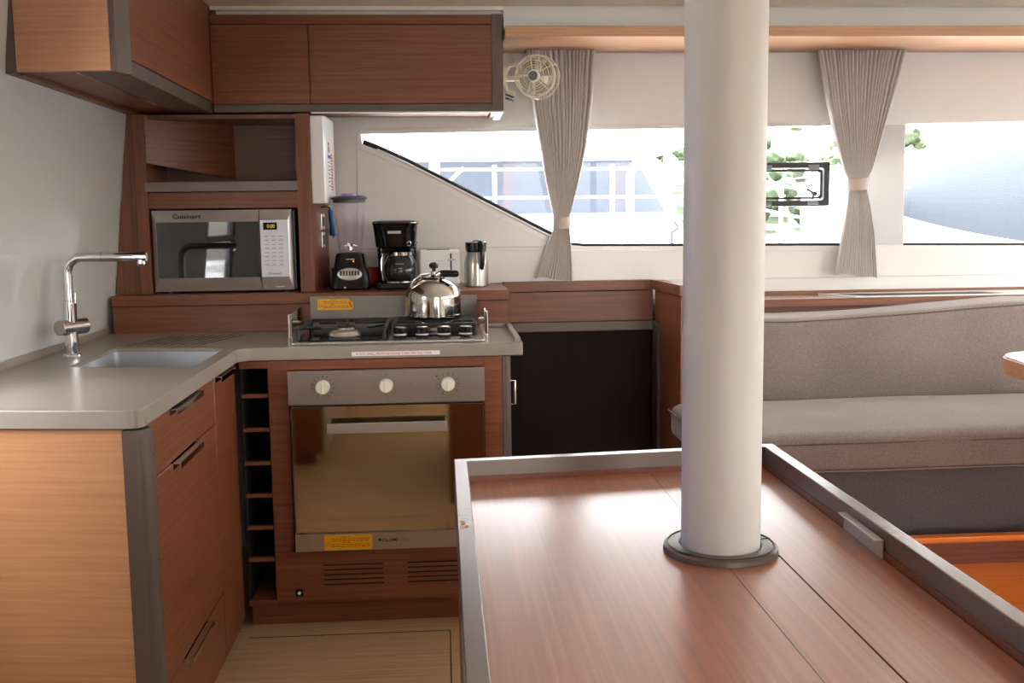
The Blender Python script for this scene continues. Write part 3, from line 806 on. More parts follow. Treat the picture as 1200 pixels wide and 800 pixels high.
for r in range(8):
    z = 1.232-r*.0145
    for c in range(3):
        x = -.622+c*.025
        mb.box(x-.008, x+.008, YF-.0002, YF+.001, z-.0016, z+.0016)
        if r % 2: mb.box(x-.005, x+.005, YF-.0002, YF+.001, z+.004, z+.0052)
mb.build('key_marks', 'grey_mark', pn)
text_mb(MB(), 'Cuisinart', (-.597, YF+.0006, 1.100), .046, .007).build('brand_lettering', 'dark_mark', pn)
ds = MB().box(-.632, -.583, YF-.0005, YF+.002, 1.255, 1.281, .0005).build('display', 'display', pn)
text_mb(MB(), '0:00', (-.605, YF-.0006, 1.268), .026, .012).build('digits', 'digits', ds)
MB().box(-.596, -.565, 3.705, 3.7125, 1.050, 1.053).build('open_button_mark', 'white', pn); mb = MB().cyl((-.632, 3.706, 1.052), (-.632, 3.712, 1.052), .0022, n=10)
mb.build('open_button_mark', 'white', pn)

# ================================================================== UPPER CABINETS
ul = thing('wall_cabinet', 'oak upper cabinet at top left, end panel facing us', 'cabinet', (-.95, 3.2, 1.662))
ZB = 1.662
def uy(x): return 2.688-(x+.818)*.10
XF = -.788
MB().prism([(-1.060, uy(-1.06)), (-.820, uy(-.82)), (-.820, uy(-.82)+.02), (-1.060, uy(-1.06)+.02)], 'z', ZB+.004, CZ).build('end_panel', wood('upper end panel lit oak', (194, 144, 110), (174, 126, 92), 'x', flat='y'), ul)  # same oak again, lightened to stand for light on this end
MB().prism([(-1.0975, uy(-1.0975)+.012), (-1.085, uy(-1.085)), (-1.062, uy(-1.062)), (-1.062, uy(-1.06)+.03), (-1.0975, uy(-1.0975)+.05)], 'z', ZB, CZ).build('edge_post', 'taupe', ul)
MB().prism([(-.818, uy(-.818)-.001), (-.805, uy(-.805)), (-.786, 2.738), (-.786, 2.756), (-.818, 2.74)], 'z', ZB, CZ).build('corner_post', 'taupe', ul)
MB().box(-1.05, XF-.02, 2.76, 3.985, ZB+.02, CZ).build('carcass', 'wood_y', ul)
MB().box(XF-.019, XF, 2.758, 3.697, 1.702, CZ, .001, 1).build('door', 'wood_y', ul)
MB().box(XF-.026, XF-.002, 2.756, 3.697, ZB, 1.700, .001, 1).build('bottom_rail', 'taupe', ul)
MB().box(-.919, XF-.026, 2.745, 3.985, ZB+.008, ZB+.019).build('underside', 'taupe', ul)
MB().box(-1.055, -.927, 2.745, 3.985, ZB+.010, ZB+.019).build('underside', 'wood_y', ul)
MB().box(-.927, -.919, 2.74, 3.5, ZB+.006, ZB+.017).build('light_strip', 'taupe_rim', ul)
MB().prism([(-1.098, 2.76), (-1.057, 2.75), (-1.057, 3.985), (-1.098, 3.985)], 'z', ZB, ZB+.03).build('hull_lip', 'wood_y', ul)

ub = thing('wall_cabinet', 'wide oak upper cabinet above the microwave, reaching to the fan', 'cabinet', (-.28, 3.85, 1.662))
YU = 3.700
MB().box(-.787, .190, YU+.021, 3.985, ZB+.02, 1.998).build('carcass', 'wood_x', ub)
MB().box(-.786, .190, YU, YU+.02, 1.966, 1.998, .001, 1).build('top_rail', 'wood_x', ub)
MB().box(-.786, -.4515, YU, YU+.02, 1.694, 1.964, .001, 1).build('door', 'wood_x', ub)
MB().box(-.4485, .190, YU, YU+.02, 1.694, 1.964, .001, 1).build('door', 'wood_x', ub)
MB().box(-.786, .190, YU+.001, YU+.02, ZB+.004, 1.692, .001, 1).build('bottom_rail', 'taupe', ub)
MB().box(.1905, .231, YU-.002, 3.985, ZB+.004, 2.0, .002).build('end_post', 'taupe', ub)
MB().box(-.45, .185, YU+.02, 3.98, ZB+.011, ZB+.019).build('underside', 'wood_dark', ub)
MB().box(-.786, -.45, YU+.02, 3.98, ZB+.009, ZB+.019).build('underside', 'taupe', ub)
mb = MB().box(-.45, .231, YU+.002, YU+.014, ZB-.002, ZB+.0035, .001)
mb.box(.206, .231, YU+.014, 3.98, ZB-.002, ZB+.0035, .001)
lab(mb.build('light_edge', 'gelcoat', ub), 'thin white bottom edging')

# ceiling bits
t_ = thing('ceiling_hook', 'tiny white hook with cord on the ceiling above the upper cabinet', 'hook', (-.62, 3.45, CZ))
MB().cyl((-.62, 3.45, CZ-.008), (-.62, 3.45, CZ), .008, n=14).build('base', 'white', t_)
MB().tube([(-.66, 3.30, CZ-.003), (-.62, 3.45, CZ-.008), (-.60, 3.56, CZ-.004)], .0018, 6).build('cord', 'white', t_)

# valance ------------------------------------------------------------
va = thing('curtain_pelmet', 'long oak pelmet along the top of the windows behind the post', 'pelmet', (1.7, 3.8, 1.91))
wood_lit = wood('lit oak pelmet veneer', (190, 146, 112), (160, 114, 82), 'x')  # lighter copy of the oak; window light from below painted in
MB().box(.236, 3.29, 3.640, 3.66, 1.912, 1.949, .002).build('front_board', wood_lit, va)
MB().box(.236, 3.29, 3.661, 3.999, 1.913, 1.930).build('underside', wood_lit, va)

# ================================================================== WALL BOX, SWITCHES, STRAP
bx = thing('fire_blanket_box', 'flat white box with red and blue print, on the oak post by the blender', 'box', (-.43, 3.83, 1.344))
mb = MB()
mb.prism([(-.457, 3.715), (-.413, 3.715), (-.404, 3.73), (-.398, 3.950), (-.4405, 3.950)], 'z', 1.345, 1.655, bev=.004)
mb.build('case', 'white', bx)
mb = MB(); mr = MB()
def side(y): return -.4035+(y-3.73)*(.006/.22)
for k, (z, a, b) in enumerate(((1.56, .2, .55), (1.545, .35, .7), (1.535, .15, .4))):
    mr.obox(Vector((side(3.80), 3.80, z)), (.0012, .10*(b-a)+.03, .009), Matrix.Rotation(math.radians(3.1), 3, 'Z'))
for k in range(13): mr.obox(Vector((side(3.86), 3.86, 1.525-k*.0105)), (.0012, .03+.008*(k % 3), .006), Matrix.Rotation(-math.radians(3.1), 3, 'Z'))
mr.build('red_print', 'red_mark', bx)
mb.obox(Vector((side(3.80), 3.80, 1.515)), (.0012, .07, .012), Matrix.Rotation(-math.radians(3.1), 3, 'Z'))
for k in range(7): mb.obox(Vector((side(3.79), 3.79, 1.495-k*.014)), (.0012, .04, .0035), Matrix.Rotation(-math.radians(3.1), 3, 'Z'))
mb.build('blue_print', 'blue_mark', bx)
def px_(y): return -.457+(y-3.70)*(.023/.29)
for z, l in ((1.282, 'upper of two small chrome switch plates on the oak post beside the blender'), (1.214, 'lower of two small chrome switch plates on the oak post beside the blender')):
    s_ = thing('switch_plate', l, 'switch', (px_(3.87), 3.87, z), 'switch plates on the oak post')
    MB().obox(Vector((px_(3.87)+.003, 3.87, z)), (.005, .062, .058), Matrix.Rotation(-math.radians(4.5), 3, 'Z'), .0015).build('plate', 'chrome', s_)
    MB().obox(Vector((px_(3.87)+.0065, 3.87, z)), (.004, .022, .034), Matrix.Rotation(-math.radians(4.5), 3, 'Z'), .001).build('rocker', 'black', s_)
tw = thing('hanging_cloth', 'small blue cloth tag hanging from a hook by the blender jar', 'cloth', (-.405, 3.86, 1.33))
mb = MB()
rows = []
for i in range(9):
    s = i/8; w = .010+.040*s
    rows.append([(-.412+.015*math.sin(j*1.3+s*2)*.5+(.006*s), 3.85-w+2*w*j/6*1.0, 1.325-.095*s-(.012*s if j == 6 else 0)) for j in range(7)])
mb.sheet(rows, .002); mb.build('strap', 'blue', tw)
MB().tube([(-.445, 3.86, 1.335), (-.425, 3.86, 1.337), (-.412, 3.86, 1.331), (-.412, 3.86, 1.322)], .0025, 8).build('hook', 'black', tw)

# ================================================================== SMALL APPLIANCES
LZ = 1.0325
bl = thing('blender', 'black blender with lilac-tinted clear jar, left on the ledge', 'blender', (-.335, 3.80, LZ))
bxc, byc = -.335, 3.80
def sqring(h, hy, z, r=.02): return [(bxc+x, byc+y, z) for x, y in rrect(-h, h, -hy, hy, r, 4)]
def loft(mb, rings, cap=True):
    t = bmesh.new(); R = [[t.verts.new(p) for p in r] for r in rings]
    n = len(R[0])
    for a, b in zip(R, R[1:]):
        for i in range(n): t.faces.new((a[i], a[(i+1) % n], b[(i+1) % n], b[i]))
    if cap: t.faces.new(R[0][::-1]); t.faces.new(R[-1])
    bmesh.ops.recalc_face_normals(t, faces=t.faces)
    return mb._merge(t)
base = loft(MB(), [sqring(.066, .066, LZ+.001), sqring(.070, .070, LZ+.006), sqring(.068, .068, LZ+.02), sqring(.060, .060, LZ+.075), sqring(.053, .053, LZ+.115), sqring(.050, .050, LZ+.130), sqring(.046, .046, LZ+.134)]).build('motor_base', 'black_gloss', bl)
mb = MB().lathe((bxc, byc-.0655, LZ+.058), [(0, .004), (.04, .004), (.0445, .002), (.046, -.012), (0, -.012)], 40, mat=Matrix.Rotation(math.radians(-8), 3, 'X') @ RX, sy=.52)
pl = mb.build('button_panel', 'steel', base)
mb = MB()
for k in range(7):
    x = bxc-.0315+k*.0105
    mb.obox(Vector((x, byc-.0715+.0012*(1), LZ+.062)), (.0065, .006, .018), Matrix.Rotation(math.radians(-8), 3, 'X'), .002)
mb.build('button', 'black', pl)
text_mb(MB(), 'blender', (bxc+.002, byc-.0580, LZ+.112), .03, .006, rot=Matrix.Rotation(math.radians(-11), 3, 'X') @ RX)
mb = MB().obox(Vector((bxc+.002, byc-.0546, LZ+.112)), (.032, .002, .004), Matrix.Rotation(math.radians(-10), 3, 'X'))
mb.build('brand_plate', 'grey_mark', base)
MB().cyl((bxc+.014, byc-.0575, LZ+.104), (bxc+.014, byc-.053, LZ+.104), .0025, n=10).build('indicator', 'orange_led', base)
mb = MB().cyl((bxc-.018, byc-.0705, LZ+.010), (bxc-.018, byc-.066, LZ+.010), .0035, n=10)
mb.build('foot_stud', 'white', base)
jr = []
for s in range(9):
    z = LZ+.136+s*.0225; r = .040+.021*(s/8)**.8
    jr.append([(bxc+r*(1+.05*math.cos(8*2*PI*i/64)*(.2+.8*math.sin(PI*min(1, s/7))))*math.cos(2*PI*i/64), byc+r*(1+.05*math.cos(8*2*PI*i/64)*(.2+.8*math.sin(PI*min(1, s/7))))*math.sin(2*PI*i/64), z) for i in range(64)])
jar = loft(MB(), jr, cap=False).build('jar', 'jar', bl)
mb = MB()
for k in range(8):
    a = 2*PI*(k+.5)/8
    mb.tube([(bxc+r*math.cos(a), byc+r*math.sin(a), LZ+.15+z) for r, z in ((.0405, 0), (.047, .05), (.0525, .10), (.056, .125))], .0022, 6)
mb.build('rib', 'jar', jar)
MB().lathe((bxc, byc, LZ+.134), [(0, 0), (.043, 0), (.045, .006), (.042, .012), (0, .012)], 36).build('jar_collar', 'jar', jar)
mb = MB().cyl((bxc, byc, LZ+.145), (bxc, byc, LZ+.158), .008, n=14)
for k in range(4):
    a = k*PI/2+.4
    mb.obox(Vector((bxc+.014*math.cos(a), byc+.014*math.sin(a), LZ+.162)), (.026, .007, .0015), Matrix.Rotation(a, 3, 'Z') @ Matrix.Rotation(-.6 if k % 2 else .3, 3, 'Y'))
mb.build('blade', 'chrome', jar)
mb = MB().lathe((bxc, byc, LZ+.316), [(0, 0), (.060, 0), (.0605, .012), (.066, .014), (.066, .019), (.055, .024), (0, .024)], 44)
lid = mb.build('lid', plain('charcoal lid', (52, 50, 54), .35), bl)
MB().lathe((bxc, byc, LZ+.340), [(.0, .009), (.026, .009), (.029, .006), (.030, 0), (0, 0)], 36).build('cap', 'lilac', lid)
mb = MB().tube([(bxc+.055, byc+.01, LZ+.305), (bxc+.078, byc+.02, LZ+.30), (bxc+.078, byc+.02, LZ+.20), (bxc+.045, byc+.01, LZ+.17)], .009, 10)
bpy.data.objects.remove(mb.build('jar_grip', 'jar', jar))   # the photo shows no grip on this side

rb = thing('bowl', 'shiny red bowl standing behind the black blender', 'bowl', (-.325, 3.93, LZ))
mb = MB().lathe((-.325, 3.93, LZ+.0008), [(0, 0), (.070, 0), (.082, .004), (.091, .016), (.095, .040), (.096, .068), (.093, .068), (.090, .040), (.080, .014), (0, .008)], 40, sy=.58)
ro = mb.build('shell', 'red', rb)
MB().lathe((-.325, 3.93, LZ+.0685), [(.092, 0), (.098, 0), (.098, .004), (.092, .004)], 40, sy=.58, closed=True).build('rim', 'red', rb)

cm = thing('coffee_maker', 'black drip coffee maker with glass jug on the ledge beside the blender', 'coffee maker', (-.168, 3.83, LZ))
cx, cy = -.168, 3.83
def cmr(hx_, y0, y1, z, r=.02): return [(cx+x, y, z) for x, y in rrect(-hx_, hx_, y0, y1, r, 5)]
bd = loft(MB(), [cmr(.072, 3.71, 3.92, LZ+.001), cmr(.074, 3.705, 3.922, LZ+.006), cmr(.073, 3.71, 3.92, LZ+.022), cmr(.066, 3.72, 3.918, LZ+.026)]).build('base', 'black_gloss', cm)
loft(MB(), [cmr(.068, 3.835, 3.92, LZ+.02), cmr(.073, 3.835, 3.922, LZ+.15), cmr(.078, 3.83, 3.923, LZ+.17)]).build('water_tower', 'black_gloss', cm)
hd = loft(MB(), [cmr(.066, 3.735, 3.92, LZ+.148, .05), cmr(.074, 3.728, 3.922, LZ+.155, .05), cmr(.079, 3.722, 3.924, LZ+.215, .045), cmr(.081, 3.718, 3.925, LZ+.236, .04)]).build('brew_head', 'black_gloss', cm)
lidc = loft(MB(), [cmr(.083, 3.716, 3.926, LZ+.236, .04), cmr(.084, 3.714, 3.927, LZ+.241, .04), cmr(.082, 3.718, 3.925, LZ+.246, .04), cmr(.06, 3.74, 3.91, LZ+.250, .03)]).build('lid', 'black', cm)
loft(MB(), [cmr(.0838, 3.7145, 3.9275, LZ+.2395, .04), cmr(.0855, 3.7125, 3.929, LZ+.2405, .04), cmr(.0838, 3.7145, 3.9275, LZ+.2425, .04)]).build('chrome_rim', 'polished', lidc)
plt = MB().box(cx-.026, cx+.022, 3.7145, 3.7215, LZ+.202, LZ+.213, .002).build('brand_plate', 'steel', hd)
MB().tube([(cx+.055, 3.735, LZ+.163+.008*math.sin(a)) if False else (cx+.050+.007*math.cos(a), 3.7235, LZ+.166+.008*math.sin(a)) for a in [k*PI/8 for k in range(-6, 9)]], .0018, 6).build('drip_clip', 'polished', hd)
jx, jy = cx+.014, 3.775
cf = thing('coffee_jug', 'empty glass coffee jug with black handle standing in the coffee maker', 'jug', (jx, jy, LZ+.027))
MB().lathe((cx+.005, 3.778, LZ+.0262), [(0, 0), (.058, 0), (.058, .002), (0, .002)], 36).build('warming_plate', 'polished', cm)
g = MB().lathe((jx, jy, LZ+.0285), [(.001, 0), (.048, 0), (.058, .008), (.064, .03), (.062, .055), (.050, .085), (.040, .100), (.039, .104)], 48).build('glass_body', 'clear', cf)
MB().lathe((jx, jy, LZ+.0285), [(.0385, .096), (.0445, .094), (.0455, .106), (.0385, .106)], 40, closed=True).build('neck_band', 'polished', cf)
MB().lathe((jx, jy, LZ+.1355), [(0, .008), (.02, .008), (.034, .004), (.039, 0), (0, 0)], 36).build('lid', 'black', cf)
hp = [(jx-.040, jy-.030, LZ+.128), (jx-.056, jy-.050, LZ+.130), (jx-.062, jy-.058, LZ+.11), (jx-.062, jy-.058, LZ+.07), (jx-.058, jy-.052, LZ+.035)]
MB().tube(hp, [.006, .008, .009, .009, .007], 12).build('handle', 'black', cf)
MB().tube([(p[0]-.002, p[1]-.0095, p[2]) for p in hp[1:]], .0025, 8).build('handle_inlay', 'polished', cf)
mb = MB()
for (dx, dz, l) in ((.0, .064, .03), (.004, .048, .012), (.004, .036, .012)): mb.box(jx+dx-l/2, jx+dx+l/2, jy-.0655, jy-.0645, LZ+.0285+dz, LZ+.0295+dz+.001)
mb.build('level_marks', 'grey_mark', g)

to = thing('toaster', 'white slim toaster on the ledge between coffee maker and flask', 'toaster', (-.008, 3.90, LZ))
mb = MB().box(-.086, .070, 3.835, 3.975, LZ+.006, LZ+.137, .012, 4)
tb = mb.build('shell', 'white', to)
MB().box(-.080, .064, 3.842, 3.97, LZ, LZ+.008, .002).build('base', plain('pale grey plastic', (190, 190, 194), .4), to)
mb = MB().box(-.058, -.046+.075, 3.86, 3.95, LZ+.1365, LZ+.1376)
for x in (-.045, -.018): pass
mb.build('bread_slot', 'dark_mark', tb)
MB().box(.0305, .0365, 3.8342, 3.8352, LZ+.045, LZ+.125, .0005).build('lever_slot', 'dark_mark', tb)
MB().box(.022, .050, 3.815, 3.836, LZ+.098, LZ+.105, .002).build('lever', plain('pale grey lever', (196, 196, 200), .4), to)
mb = MB()
for k in range(4): mb.box(-.060, .012, 3.8346, 3.8354, LZ+.055+k*.014, LZ+.0565+k*.014)
mb.build('relief_lines', plain('soft grey relief', (206, 206, 210), .5), tb)
mb = MB().tube([(.070, 3.95, LZ+.02), (.085, 3.96, LZ+.006), (.10, 3.95, LZ+.004), (.16, 3.955, LZ+.004)], .003, 8)
mb.build('cord', 'white', to)

th = thing('vacuum_flask', 'brushed steel vacuum flask with black collar and handle, on the ledge end', 'flask', (.128, 3.84, LZ))
hx_, hy_ = .128, 3.84
MB().lathe((hx_, hy_, LZ+.0005), [(0, 0), (.043, 0), (.0455, .003), (.0455, .075), (.0445, .09), (.039, .118), (.0365, .128), (0, .128)], 44).build('body', 'steel_v', th)
MB().lathe((hx_, hy_, LZ+.1285), [(0, 0), (.0368, 0), (.039, .006), (.0405, .036), (0, .036)], 40).build('collar', 'black', th)
mb = MB().lathe((hx_, hy_, LZ+.1645), [(0, .004), (.030, .004), (.0395, .002), (.0405, 0), (0, 0)], 40)
mb.build('lid', 'polished', th)
hd_ = Vector((.35, -1, 0)).normalized()
def hpt(r, z): return (hx_+hd_.x*r, hy_+hd_.y*r, LZ+z)
MB().tube([hpt(.034, .160), hpt(.050, .163), hpt(.062, .152), hpt(.066, .120), hpt(.064, .085), hpt(.058, .066)], [.008, .0085, .009, .009, .0085, .006], 14).build('handle', 'black', th)
mb = MB().box(hx_-.012, hx_+.014, hy_-.02, hy_+.012, LZ+.164, LZ+.172, .003); mb.build('thumb_press', 'black', th)

# kettle on the hob ---------------------------------------------------
kx, ky, kz = -.032, 3.475, .9525
ke = thing('kettle', 'polished stainless whistling kettle with black knob, on the right pan support', 'kettle', (kx, ky, kz))
body = MB().lathe((kx, ky, kz), [(0, 0), (.086, 0), (.0935, .004), (.095, .010), (.0945, .070), (.0935, .078), (.0905, .088), (.085, .099), (.077, .110), (.066, .120), (.054, .127), (.043, .131), (.036, .136), (.034, .136)], 72).build('body', 'polished', ke)
MB().lathe((kx, ky, kz), [(.0955, .008), (.0970, .009), (.0970, .012), (.0955, .013)], 72, closed=True).build('base_rim', 'chrome', body)
li = MB().lathe((kx, ky, kz+.136), [(.042, -.001), (.043, .002), (.036, .006), (.02, .010), (.008, .012), (.006, .022), (0, .022)], 48).build('lid', 'polished', ke)
mb = MB().lathe((kx+.004, ky, kz+.156), [(0, 0), (.006, 0), (.0065, .010), (.013, .012), (.0165, .018), (.015, .026), (.008, .031), (0, .032)], 28)
mb.build('knob', 'black', li)
mb = MB().tube([(kx+.012, ky-.02, kz+.143), (kx+.030, ky-.026, kz+.153), (kx+.048, ky-.03, kz+.150)], [.009, .010, .009], 14)
br = mb.build('handle_bracket', 'chrome', ke)
MB().tube([(kx+.026, ky-.03, kz+.150), (kx+.036, ky-.032, kz+.150), (kx+.072, ky-.036, kz+.149), (kx+.083, ky-.037, kz+.149), (kx+.088, ky-.0375, kz+.149)], [.009, .0125, .0125, .011, .006], 18).build('handle', 'black', ke)
MB().tube([(kx-.066, ky-.035, kz+.098), (kx-.073, ky-.04, kz+.112), (kx-.062, ky-.04, kz+.130), (kx-.040, ky-.034, kz+.146), (kx-.012, ky-.018, kz+.150)], [.004, .0035, .0035, .0035, .003], 12, flat=(1.3, .7)).build('wire_bail', 'chrome', ke)

# ================================================================== FAN
fd = Vector((-.42, -1, -.03)).normalized()
fc = Vector((.352, 3.755, 1.792))
fq = fd.to_track_quat('Z', 'Y').to_matrix()
fn = thing('wall_fan', 'small round cream caged fan clipped to the upper cabinet end', 'fan', tuple(fc))
def fring(mb, r, off, th): 
    c = fc+fd*off
    mb.tube([c+fq @ Vector((r*math.cos(2*PI*i/40), r*math.sin(2*PI*i/40), 0)) for i in range(40)], th, 6, closed=True)
mb = MB()
for r, off, th in ((.074, .014, .0034), (.056, .022, .0017), (.038, .026, .0017), (.047, .0245, .0007), (.065, .0185, .0007), (.030, .027, .0007)): fring(mb, r, off, th)
for k in range(5):
    a = 2*PI*k/5+1.75
    mb.tube([fc+fd*o+fq @ Vector((r*math.cos(a), r*math.sin(a), 0)) for r, o in ((.018, .028), (.038, .026), (.056, .022), (.074, .014))], .0018, 6)
mb.build('front_cage', 'white_warm', fn)
mb = MB().lathe(tuple(fc+fd*.026), [(0, .004), (.017, .004), (.0225, .002), (.0235, -.004), (0, -.004)], 32, mat=fq)
hub = mb.build('hub_ring', 'white', fn)
MB().lathe(tuple(fc+fd*.0322), [(0, .002), (.0155, .0015), (.017, 0), (0, 0)], 28, mat=fq).build('hub_badge', plain('grey badge', (104, 102, 98), .4), hub)
mb = MB()
for k in range(4):
    a0 = k*PI/2
    rows = [[fc+fq @ Vector((r*math.cos(a0+t*.9), r*math.sin(a0+t*.9), .004-t*.012)) for t in (0, .35, .7, 1)] for r in (.012, .03, .05, .064)]
    mb.sheet(rows, .0015)
bld = mb.build('blade', plain('cream fan blade', (150, 140, 120), .4), fn)
mb = MB()
for r, off, th in ((.078, -.035, .0028), (.060, -.050, .0016), (.04, -.058, .0016)): fring(mb, r, off, th)
for k in range(16):
    a = 2*PI*k/16
    mb.tube([fc+fd*o+fq @ Vector((r*math.cos(a), r*math.sin(a), 0)) for r, o in ((.078, -.035), (.060, -.050), (.03, -.06))], .0010, 4)
for k in range(3):
    a = 2*PI*k/3+.5
    mb.tube([fc+fd*o+fq @ Vector((r*math.cos(a), r*math.sin(a), 0)) for r, o in ((.074, .012), (.080, -.012), (.078, -.035))], .0030, 6)
mb.build('rear_cage', 'white_warm', fn)
mb = MB().lathe(tuple(fc-fd*.03), [(0, .012), (.028, .012), (.03, 0), (.03, -.025), (.022, -.034), (0, -.034)], 28, mat=fq)
mb.build('motor', 'white_warm', fn)
mb = MB()
mb.tube([(.300, 3.785, 1.835), (.282, 3.79, 1.842), (.258, 3.795, 1.836), (.246, 3.795, 1.815), (.243, 3.795, 1.79), (.245, 3.795, 1.755), (.254, 3.79, 1.737), (.276, 3.785, 1.735)], .006, 10, flat=(1.2, .8))
mb.box(.2315, .246, 3.77, 3.825, 1.765, 1.825, .004)
mb.cyl((.246, 3.795, 1.79), (.330, 3.79, 1.79), .010, n=16)
mb.box(.279, .287, 3.775, 3.80, 1.838, 1.85, .002)
mb.build('mount_bracket', 'white_warm', fn)
mb = MB()
for dz in (0, -.013): mb.obox(Vector((.258, 3.78, 1.726+dz)), (.034, .02, .006), Matrix.Rotation(math.radians(22), 3, 'Y'), .002)
mb.build('switch', 'black', fn)

# ================================================================== CURTAINS
def curtain(name_label, prof, tiez, tie, cl, npl, seedv):
    """prof: list of (z, xl, xr, amp)"""
    cu = thing('curtain', name_label, 'curtain', cl, 'tied-back curtains at the front windows')
    rnd = random.Random(seedv)
    wd = [rnd.uniform(.6, 1.5) for _ in range(npl)]; tot = sum(wd)
    edges = [sum(wd[:i])/tot for i in range(npl+1)]; dep = [rnd.uniform(.6, 1.15) for _ in range(npl)]
    NZ, SUB = 60, 14
    zt, zb = prof[0][0], prof[-1][0]
    def at(z):
        for a, b in zip(prof, prof[1:]):
            if b[0] <= z <= a[0]:
                t = (a[0]-z)/(a[0]-b[0])
                return [a[i]+(b[i]-a[i])*t for i in (1, 2, 3)]
        return prof[-1][1:]
    rows = []
    for i in range(NZ+1):
        z = zt+(zb-zt)*i/NZ
        xl, xr, amp = at(z)
        row = []
        for k in range(npl):
            for j in range(SUB if k < npl-1 else SUB+1):
                f_ = j/SUB; t = edges[k]+(edges[k+1]-edges[k])*f_
                # broad rounded ridges towards the room, narrow deep creases between them
                w = 1-abs(math.sin(PI*f_))**.5
                x = xl+(xr-xl)*t
                hem = (.010*math.sin(3*t+1)+.004*math.sin(9*t)) if i == NZ else 0
                row.append((x, 3.918+2.2*amp*dep[k]*w+.003*math.sin(z*9+t*6), z+hem))
        rows.append(row)
    MB().sheet(rows, .0016).build('drape', 'curtain', cu, ang=80)
    # tie band
    xl, xr, amp = at(tiez)
    cxm = (xl+xr)/2; hw = (xr-xl)/2+.005
    mb = MB(); rws = []
    for i in range(5):
        z = tiez-.022+.044*i/4
        rws.append([(cxm+hw*math.cos(a)*1.02, 3.925+.034*math.sin(a), z+.004*math.cos(a)*(1)) for a in [2*PI*k/36 for k in range(37)]])
    mb.sheet(rws, .003); mb.build('tie_band', 'tie', cu)
    return cu
curtain('taupe pleated curtain tied at the waist, behind the small fan', [(1.912, .335, .598, .012), (1.72, .358, .585, .012), (1.55, .385, .560, .011), (1.42, .405, .530, .008), (1.33, .425, .505, .011), (1.285, .434, .492, .007), (1.243, .434, .492, .007), (1.20, .415, .497, .011), (1.12, .388, .502, .008), (1.045, .360, .506, .011)], 1.264, 0, (.46, 3.925, 1.912), 17, 4)
curtain('taupe pleated curtain tied at the waist, right of the white post', [(1.910, 1.462, 1.808, .012), (1.72, 1.500, 1.760, .012), (1.55, 1.545, 1.712, .011), (1.45, 1.575, 1.682, .008), (1.415, 1.592, 1.662, .007), (1.38, 1.592, 1.662, .007), (1.32, 1.588, 1.678, .008), (1.20, 1.572, 1.700, .012), (1.038, 1.548, 1.718, .008)], 1.398, 0, (1.63, 3.925, 1.910), 22, 9)

# ================================================================== PORTLIGHT HATCH IN WINDOW 1
po = thing('opening_portlight', 'small black framed opening portlight set in the window glass by the post', 'portlight', (1.33, 4.02, 1.4))
px0, px1, pz0, pz1 = 1.08, 1.543, 1.318, 1.490
mb = MB().prism(rrect(px0, px1, pz0, pz1, .006, 3), 'y', WY-.004, WY+.045, holes=[rrect(px0+.022, px1-.022, pz0+.022, pz1-.022, .012, 4)], bev=.002)
fr_ = mb.build('frame', plain('black anodised frame', (34, 35, 36), .4), po)
mb = MB().prism(rrect(px0+.028, px1-.028, pz0+.028, pz1-.028, .014, 4), 'y', WY-.002, WY+.012, holes=[rrect(px0+.036, px1-.036, pz0+.036, pz1-.036, .012, 4)])
mb.build('inner_ring', 'rubber', po)
MB().prism(rrect(px0+.034, px1-.034, pz0+.034, pz1-.034, .012, 4), 'y', WY+.004, WY+.009).build('pane', 'pane', po)
for x in (1.285, 1.475):
    MB().box(x-.022, x+.022, WY-.012, WY-.003, pz1-.030, pz1-.010, .002).build('hinge', plain('grey hinge', (120, 122, 126), .4, .4), fr_)
    MB().box(x-.022, x+.022, WY-.012, WY-.003, pz0+.005, pz0+.019, .002).build('hinge', plain('grey hinge plate', (120, 122, 126), .4, .4), fr_)
mb = MB().cyl((1.478, WY-.022, 1.366), (1.478, WY+.002, 1.366), .009, n=16)
mb.tube([(1.478, WY-.016, 1.366), (1.460, WY-.02, 1.376), (1.444, WY-.02, 1.385)], [.005, .0045, .0045], 10)
mb.tube([(1.478, WY-.012, 1.366), (1.472, WY-.006, 1.345)], .005, 8)
mb.build('latch_handle', 'black', po)

# ================================================================== SHELF BEHIND SOFA
sh = thing('wall_shelf', 'oak-edged shelf with flush dark hatch, along the wall behind the sofa', 'shelf', (1.9, 3.88, .95))
SZ = .966
MB().box(.863, 3.29, 3.772, 3.998, SZ-.018, SZ, .001, 1).build('top_board', plain('glossy pale shelf laminate', (206, 186, 168), .12, var=.05), sh)
MB().box(.863, 3.29, 3.762, 3.772, SZ-.028, SZ+.002, .001, 1).build('front_edge', 'wood_x', sh)
MB().box(.863, 3.29, 3.985, 3.998, SZ, SZ+.016, .001, 1).build('back_edge', 'wood_x', sh)
MB().box(.863, 3.29, 3.79, 3.998, .18, SZ-.019).build('support_panel', 'wood_x', sh)
ht = MB().prism([(1.58, 3.80), (2.9, 3.80), (2.9, 3.98), (1.50, 3.98)], 'z', SZ, SZ+.006, bev=.002).build('hatch_frame', 'gelcoat', sh)
MB().prism([(1.62, 3.805), (2.20, 3.805), (2.12, 3.90), (1.54, 3.90)], 'z', SZ+.0055, SZ+.0066).build('hatch_slot', 'void', ht)

